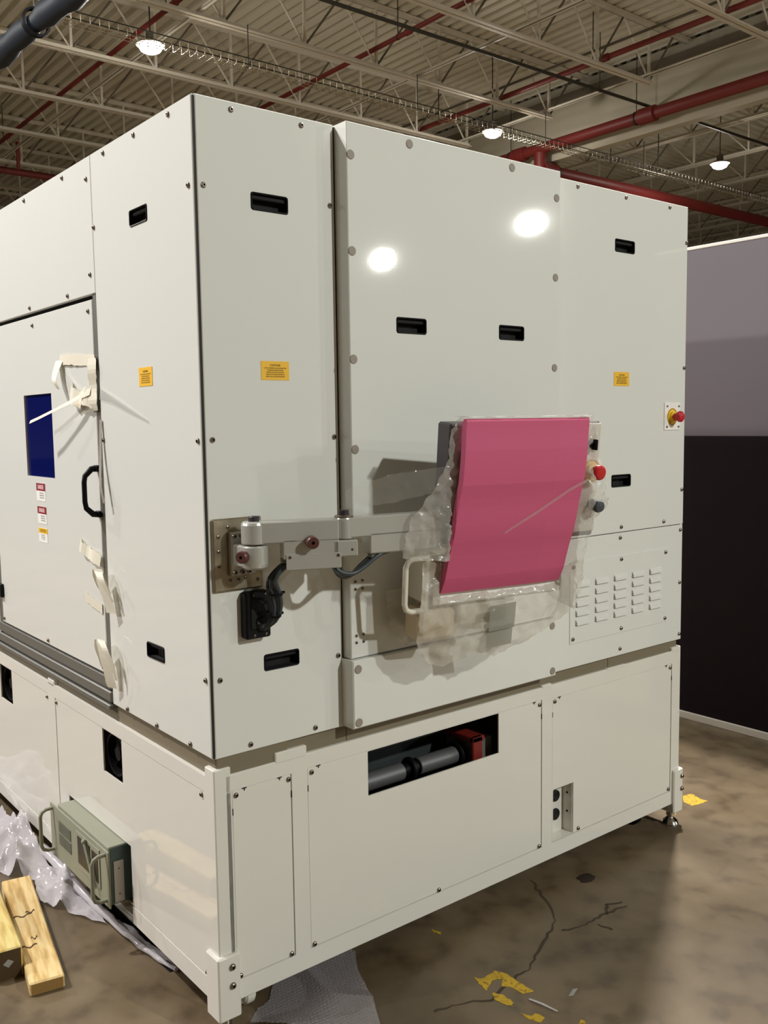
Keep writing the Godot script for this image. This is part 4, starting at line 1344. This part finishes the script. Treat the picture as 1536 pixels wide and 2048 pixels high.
# ------------------------------------------------------------------ rack computer, tape, things on the floor
func build_floor_things():
	var pc := thing("rack_computer", "grey green rack computer sticking out of the low cutout in the left face", "computer", Vector3(0, 0.138, -0.75))
	var ch := MB.new()
	ch.box(Vector3(-0.050, 0.0, -0.205), Vector3(0.30, 0.172, 0.200), 0.002)
	put("chassis", [ch, M.pc], pc)
	var sd := MB.new()
	sd.box(Vector3(-0.045, 0.002, 0.2), Vector3(0.29, 0.168, 0.2015), 0.0005)
	put("side_cover", [sd, M.pc_teal], pc)
	var sr := MB.new()
	sr.box(Vector3(-0.038, 0.006, 0.2015), Vector3(-0.008, 0.128, 0.2055), 0.001)
	var sro := put("slide_bracket", [sr, M.panel_trim], pc)
	for y in [0.03, 0.105]:
		place("screw", head_mesh(0.0028, 0.001), sro, Transform3D(Basis.IDENTITY, Vector3(-0.023, y, 0.2055)))
	var fp := MB.new()
	fp.box(Vector3(-0.0555, -0.006, -0.263), Vector3(-0.050, 0.162, 0.2085), 0.0015)
	var fr := put("front_panel", [fp, M.pc], pc)
	for y in [[0.090, 0.126], [0.049, 0.085]]:
		var vt := MB.new()
		vt.box(Vector3(-0.0570, y[0], -0.185), Vector3(-0.0555, y[1], -0.082), 0.0005)
		for i in 8:
			vt.box(Vector3(-0.0576, y[0] + 0.003 + i * 0.0042, -0.182), Vector3(-0.057, y[0] + 0.0045 + i * 0.0042, -0.085))
		put("filter_vent", [vt, M.pc_dark], fr)
	var df := MB.new()
	df.box(Vector3(-0.0585, 0.030, -0.030), Vector3(-0.0555, 0.148, 0.15), 0.001)
	put("drive_door", [df, M.pc], fr)
	var dw := MB.new()
	dw.box(Vector3(-0.0595, 0.050, -0.018), Vector3(-0.0583, 0.136, 0.082), 0.0004)
	put("dark_window", [dw, M.pc_black], fr)
	var dw2 := MB.new()
	dw2.box(Vector3(-0.0595, 0.045, 0.094), Vector3(-0.0583, 0.132, 0.14), 0.0004)
	put("dark_window", [dw2, M.pc_black], fr)
	var ro := MB.new()
	ro.cyl(Vector3(-0.066, 0.142, 0.055), Vector3(-0.066, 0.028, 0.13), 0.0045, 10)
	ro.lathe([[0.0, -0.008], [0.006, -0.005], [0.008, 0.0], [0.006, 0.005], [0.0, 0.008]], Transform3D(Basis.IDENTITY, Vector3(-0.066, 0.144, 0.054)), 14)
	put("latch_rod", [ro, M.pc], fr)
	for z in [-0.238, 0.190]:
		var h := MB.new()
		var hp := []
		for q in [[-0.055, 0.150], [-0.078, 0.149], [-0.090, 0.143], [-0.096, 0.130], [-0.096, 0.034], [-0.090, 0.021], [-0.078, 0.015], [-0.055, 0.014]]:
			hp.append(Vector3(q[0], q[1], z))
		h.tube(hp, 0.0058, 10)
		put("handle", [h, M.pc], pc)

	# masking tape and film scraps on the left face
	var F := func(z: float, y: float, out: float) -> Vector3: return Vector3(-out, y, z)
	tape_strip("cream masking tape strip along the door above the blue window", [F.call(-.885, 1.700, .002), F.call(-.80, 1.698, .004), F.call(-.70, 1.690, .001), F.call(-.63, 1.683, .003), F.call(-.605, 1.68, .006)], Vector3(0, 0.034, 0), [[F.call(-.885, 1.70, .003), F.call(-.882, 1.66, .02), F.call(-.862, 1.635, .03), F.call(-.850, 1.612, .022)], Vector3(0.004, 0, 0.05)])
	tape_strip("cream masking tape running down the door edge by the blue window", [F.call(-.618, 1.69, .008), F.call(-.615, 1.655, .012), F.call(-.625, 1.61, .006), F.call(-.620, 1.57, .011), F.call(-.628, 1.545, .006)], Vector3(0.006, 0, 0.045), [])
	tape_strip("crumpled masking tape flag between the blue window and the door edge", [F.call(-.80, 1.612, .004), F.call(-.765, 1.592, .016), F.call(-.72, 1.578, .006), F.call(-.67, 1.588, .018), F.call(-.63, 1.575, .006)], Vector3(0.008, 0.05, 0), [])
	tape_strip("crumpled masking tape scrap low on the door below the black handle", [F.call(-.785, 1.155, .003), F.call(-.755, 1.148, .012), F.call(-.72, 1.135, .004), F.call(-.67, 1.130, .012), F.call(-.625, 1.120, .006)], Vector3(0.006, 0.034, 0), [])
	tape_strip("faded flat masking tape remnant near the bottom right of the door", [F.call(-.77, 1.000, .0006), F.call(-.70, .985, .0008), F.call(-.64, .978, .0008)], Vector3(0, 0.030, 0), [])
	tape_strip("loose masking tape loop over the door gap, upper of two", [F.call(-.60, 1.04, .012), F.call(-.592, 1.085, .03), F.call(-.575, 1.105, .035), F.call(-.555, 1.06, .03), F.call(-.535, 1.005, .022), F.call(-.528, .985, .02)], Vector3(0.012, 0, 0.04), [[F.call(-.575, 1.10, .034), F.call(-.54, 1.08, .04), F.call(-.515, 1.04, .03), F.call(-.505, 1.02, .024)], Vector3(0.01, 0.0, 0.03)])
	tape_strip("loose masking tape loop over the door gap, lower of two", [F.call(-.605, .815, .012), F.call(-.598, .87, .03), F.call(-.575, .905, .036), F.call(-.555, .86, .034), F.call(-.548, .80, .026), F.call(-.545, .77, .02)], Vector3(0.012, 0, 0.04), [[F.call(-.575, .905, .035), F.call(-.535, .885, .04), F.call(-.51, .84, .03), F.call(-.505, .80, .024)], Vector3(0.01, 0, 0.026)])
	tape_strip("narrow grey tape tail hanging beside the door frame at handle height", [F.call(-.585, 1.52, .004), F.call(-.578, 1.42, .012), F.call(-.56, 1.34, .022), F.call(-.545, 1.29, .02)], Vector3(0.002, 0, 0.012), [])
	var fs := thing("film_scrap", "thin white film scrap sticking out across the blue window", "plastic film", Vector3(0, 1.55, -0.8))
	var b := MB.new()
	var d := Vector3(0, -1.55, 0.8)
	b.ribbon([F.call(-.635, 1.60, .01) + d, F.call(-.72, 1.575, .03) + d, F.call(-.82, 1.552, .045) + d, F.call(-.93, 1.528, .06) + d, F.call(-.99, 1.517, .066) + d], [Vector3(0.006, 0.022, 0), Vector3(0.006, 0.014, 0), Vector3(0.004, 0.010, 0), Vector3(0.004, 0.010, 0), Vector3(0.004, 0.010, 0)])
	put("film", [b, M.tape], fs)
	var fs2 := thing("film_scrap", "clear film strip lying across the tall panel right of the door", "plastic film", Vector3(0, 1.55, -0.4))
	var b3 := MB.new()
	d = Vector3(0, -1.55, 0.4)
	b3.ribbon([F.call(-.585, 1.59, .004) + d, F.call(-.50, 1.575, .008) + d, F.call(-.40, 1.545, .006) + d, F.call(-.28, 1.510, .002) + d], [Vector3(0, 0.03, 0.01), Vector3(0, 0.018, 0), Vector3(0, 0.014, 0), Vector3(0, 0.006, 0)])
	put("film", [b3, M.film], fs2)

	# lumber
	lumber("thick squared timber post lying at the left edge with a grey sticker on its end", Vector3(-0.330, 0, -0.60), deg_to_rad(7.5), 0.089, 0.089, 0.46, M.wood_green, M.wood_end_dark, true)
	lumber("flat pale timber board on the floor beside the thick post", Vector3(-0.261, 0, -0.475), deg_to_rad(10.3), 0.089, 0.038, 0.64, M.wood, M.wood_end, false)

	# plastic sheet left of the machine
	var ps := thing("plastic_sheet", "crumpled clear plastic sheet lying along the floor under the left face", "plastic sheet")
	var nf := fold_noise(33, 2.0)
	nf.fractal_octaves = 2
	var nf2 := fold_noise(35, 5.0)
	nf2.fractal_octaves = 1
	var sheet_lift := func(p: Vector2) -> Vector3:
		var back := clampf((-0.70 - p.y) / 0.5, 0.0, 1.0)
		var h: float = 0.010 + (0.012 + 0.05 * back) * maxf(0.0, nf.get_noise_2d(p.x * 2.2 + p.y * 0.8, p.y) + 0.35) + (0.004 + 0.008 * back) * nf2.get_noise_2d(p.x + p.y * 0.6, p.y - p.x * 0.5)
		var inward := clampf((p.x + 0.11) / 0.10, 0.0, 1.0)
		h += 0.05 * clampf((-1.0 - p.y) / 0.4, 0.0, 1.0) * inward * inward
		return Vector3(p.x - 0.02 * back, maxf(0.002, h), p.y)
	put("film", [film_mesh(V2([[-.02, -2.2], [-.26, -2.2], [-.21, -1.6], [-.15, -1.345], [-.134, -1.26], [-.112, -1.172], [-.105, -1.08], [-.075, -1.09], [-.111, -.983], [-.106, -.929], [-.074, -.863], [-.053, -.795], [-.034, -.742], [-.009, -.695], [-.004, -.746], [.004, -.808], [.012, -.60], [.022, -.453], [.042, -.345], [.055, -.36], [.03, -.60], [.02, -.86], [.0, -1.1], [-.01, -1.6]]), 0.012, sheet_lift, 0.3), M.sheet], ps)
	var rl := MB.new()
	var rp := []
	var rr := []
	var way := [Vector3(-.012, .045, -1.25), Vector3(-.002, .032, -1.10), Vector3(-.004, .024, -.85), Vector3(.002, .020, -.72), Vector3(.008, .017, -.59), Vector3(.022, .012, -.45), Vector3(.045, .008, -.34)]
	for i in 31:
		var t := i / 30.0 * (way.size() - 1)
		var k := mini(int(t), way.size() - 2)
		rp.append(way[k].lerp(way[k + 1], t - k) + Vector3(0.0015 * sin(i * 1.3), 0.001 * sin(i * 2.1), 0))
		rr.append(lerpf(0.017, 0.006, i / 30.0) + 0.0012 * sin(i * 1.7))
	rl.tube(rp, rr, 12)
	put("rolled_edge", [rl, M.sheet], ps)
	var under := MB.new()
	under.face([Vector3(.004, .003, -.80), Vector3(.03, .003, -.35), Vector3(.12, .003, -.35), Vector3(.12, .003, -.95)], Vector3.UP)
	put("black_strip", [under, M.black], ps)  # flat black face between the rolled edge and the base
	# bubble wrap under the near edge
	var bw := thing("bubble_wrap", "flat grey bubble wrap piece on the floor under the near bottom edge", "bubble wrap")
	var nb := fold_noise(44, 2.5)
	nb.fractal_octaves = 1
	var bub := func(p: Vector2) -> Vector3:
		var g := p / 0.011
		var row := floorf(g.y)
		var cx := g.x - floorf(g.x + 0.5 * fposmod(row, 2.0)) + 0.5 * fposmod(row, 2.0) - 0.5
		var cy := g.y - row - 0.5
		var dome := maxf(0.0, 0.19 - cx * cx - cy * cy) * 0.016
		return Vector3(p.x, 0.004 + dome + 0.012 * maxf(0.0, nb.get_noise_2d(p.x, p.y)), p.y)
	put("film", [film_mesh(V2([[.245, -.15], [.375, -.17], [.469, -.14], [.475, -.09], [.434, -.026], [.383, .106], [.335, .20], [.22, .16], [.087, -.015], [.13, -.05], [.171, -.06]]), 0.0042, bub, 0.1), M.bubble], bw)
	# torn yellow floor tape
	var yl := [
		["large torn loop of yellow floor paint at the bottom right", [[.655, .205], [.665, .222], [.72, .221], [.736, .252], [.732, .302], [.731, .35], [.701, .34], [.699, .301], [.684, .28], [.709, .26], [.685, .245], [.637, .269], [.645, .235]]],
		["middle yellow floor paint flake just below the large loop", [[.646, .284], [.658, .309], [.658, .345], [.643, .359], [.634, .338], [.627, .308]]],
		["yellow floor paint flake at the very bottom below the large loop", [[.638, .39], [.651, .416], [.668, .417], [.673, .442], [.647, .449], [.637, .425]]],
		["tiny yellow paint fleck at the bottom edge right of the others", [[.731, .504], [.739, .516], [.732, .525], [.719, .514]]],
		["yellow floor paint patch right of the machine's far foot", [[2.147, -.135], [2.193, -.122], [2.171, -.075], [2.178, -.043], [2.129, -.047], [2.09, -.055], [2.096, -.101]]],
		["small yellow paint fleck behind the machine's far foot", [[1.975, -.074], [1.978, -.054], [1.949, -.043]]],
		["thin yellow paint streak in the shadow below the long face", [[.727, -.051], [.735, -.02], [.73, -.01], [.721, -.035]]]]
	for q in yl:
		var poly := PackedVector2Array()
		var n: int = q[1].size()
		for i in n:
			var a := Vector2(q[1][i][0], -q[1][i][1])
			var c := Vector2(q[1][(i + 1) % n][0], -q[1][(i + 1) % n][1])
			for k in 4:
				poly.append(a.lerp(c, k / 4.0) + Vector2(rng.randf_range(-1, 1), rng.randf_range(-1, 1)) * 0.0022)
		var k2 := MB.new()
		k2.prism(poly, 0.0, 0.0008, Transform3D(Basis(Vector3.RIGHT, -PI / 2), Vector3(0, 0.0001, 0)))
		tag(put("paint_flake", [k2, M.paint]), q[0], "floor paint", "yellow floor paint remains")
	var sv := MB.new()
	sv.ribbon([Vector3(.696, .003, .368), Vector3(.703, .006, .407), Vector3(.713, .003, .449)], [Vector3(.006, 0, 0), Vector3(.007, 0, 0), Vector3(.004, 0, 0)], 0.001)
	tag(put("film_sliver", [sv, M.sheet]), "thin shiny plastic sliver on the floor beside the yellow flakes", "plastic scrap")
	var pp := MB.new()
	pp.prism(PackedVector2Array([Vector2(.785, -.424), Vector2(.797, -.43), Vector2(.83, -.418), Vector2(.818, -.411)]), 0.0, 0.0012, Transform3D(Basis(Vector3.RIGHT, -PI / 2), Vector3(0, 0.0002, 0)))
	tag(put("paper_scrap", [pp, M.label_grey]), "small grey paper scrap on the floor right of the yellow flakes", "paper scrap")

func tape_strip(label: String, path: Array, wide: Vector3, extra: Array):
	var c: Vector3 = path[0]
	var t := thing("masking_tape", label, "tape", c)
	var smooth := func(p: Array) -> Array:
		var cu := Curve3D.new()
		for i in p.size():
			var d: Vector3 = (p[mini(i + 1, p.size() - 1)] - p[maxi(i - 1, 0)]) / 6.0
			cu.add_point(p[i] - c, -d, d)
		var out := []
		for i in 15: out.append(cu.sample_baked(cu.get_baked_length() * i / 14.0, true))
		return out
	var b := MB.new()
	var q: Array = smooth.call(path)
	b.ribbon(q, q.map(func(p): return wide * rng.randf_range(0.85, 1.1)))
	put("strip", [b, M.tape_grey if label.begins_with("narrow grey") else M.tape], t)
	if extra:
		var e := MB.new()
		q = smooth.call(extra[0])
		var n := 0
		var ws := []
		for p in q:
			ws.append(extra[1] * (1.1 - 0.06 * n))
			n += 1
		e.ribbon(q, ws)
		put("loose_end", [e, M.tape], t)

func lumber(label: String, at: Vector3, turn: float, w: float, h: float, long: float, m: Material, end: Material, sticker: bool):   # at: middle of the near end on the floor; runs along local -z
	var t := thing("timber", label, "timber", at)
	t.rotation.y = -turn
	var b := MB.new()
	b.box(Vector3(-w / 2, 0.0005, -long), Vector3(w / 2, h, 0), 0.004)
	put("wood", [b, m], t)
	var e := MB.new()
	e.box(Vector3(-w / 2 + 0.004, 0.004, 0.0), Vector3(w / 2 - 0.004, h - 0.004, 0.0006))
	put("end_grain", [e, end], t)
	if sticker:
		var s := MB.new()
		s.prism(PackedVector2Array([Vector2(-.012, 0), Vector2(0.002, .012), Vector2(.016, 0.002), Vector2(.002, -.012)]), 0.0006, 0.0012, Transform3D(Basis.IDENTITY, Vector3(0.005, h * 0.55, 0)))
		put("sticker", [s, M.label_grey], t)
	else:
		var k := MB.new()
		for q in [[-0.19, -0.02, 0.5], [-0.23, 0.0, 0.2], [-0.375, -0.015, 0.55], [-0.39, 0.01, 0.3]]:
			var p := PackedVector2Array()
			for i in 9:
				p.append(Vector2(q[1] - w * q[2] * 0.5 + w * q[2] * i / 8.0, -q[0] + 0.008 * sin(i * 1.1) + rng.randf_range(0.002, 0.006)))
			for i in 9:
				p.append(Vector2(q[1] + w * q[2] * 0.5 - w * q[2] * i / 8.0, -q[0] - 0.003 + 0.008 * sin((8 - i) * 1.1) - rng.randf_range(0.0, 0.003)))
			k.prism(p, h - 0.0005, h + 0.0003, Transform3D(Basis(Vector3.RIGHT, -PI / 2), Vector3.ZERO))
		put("crack_mark", [k, M.wood_mark], t)
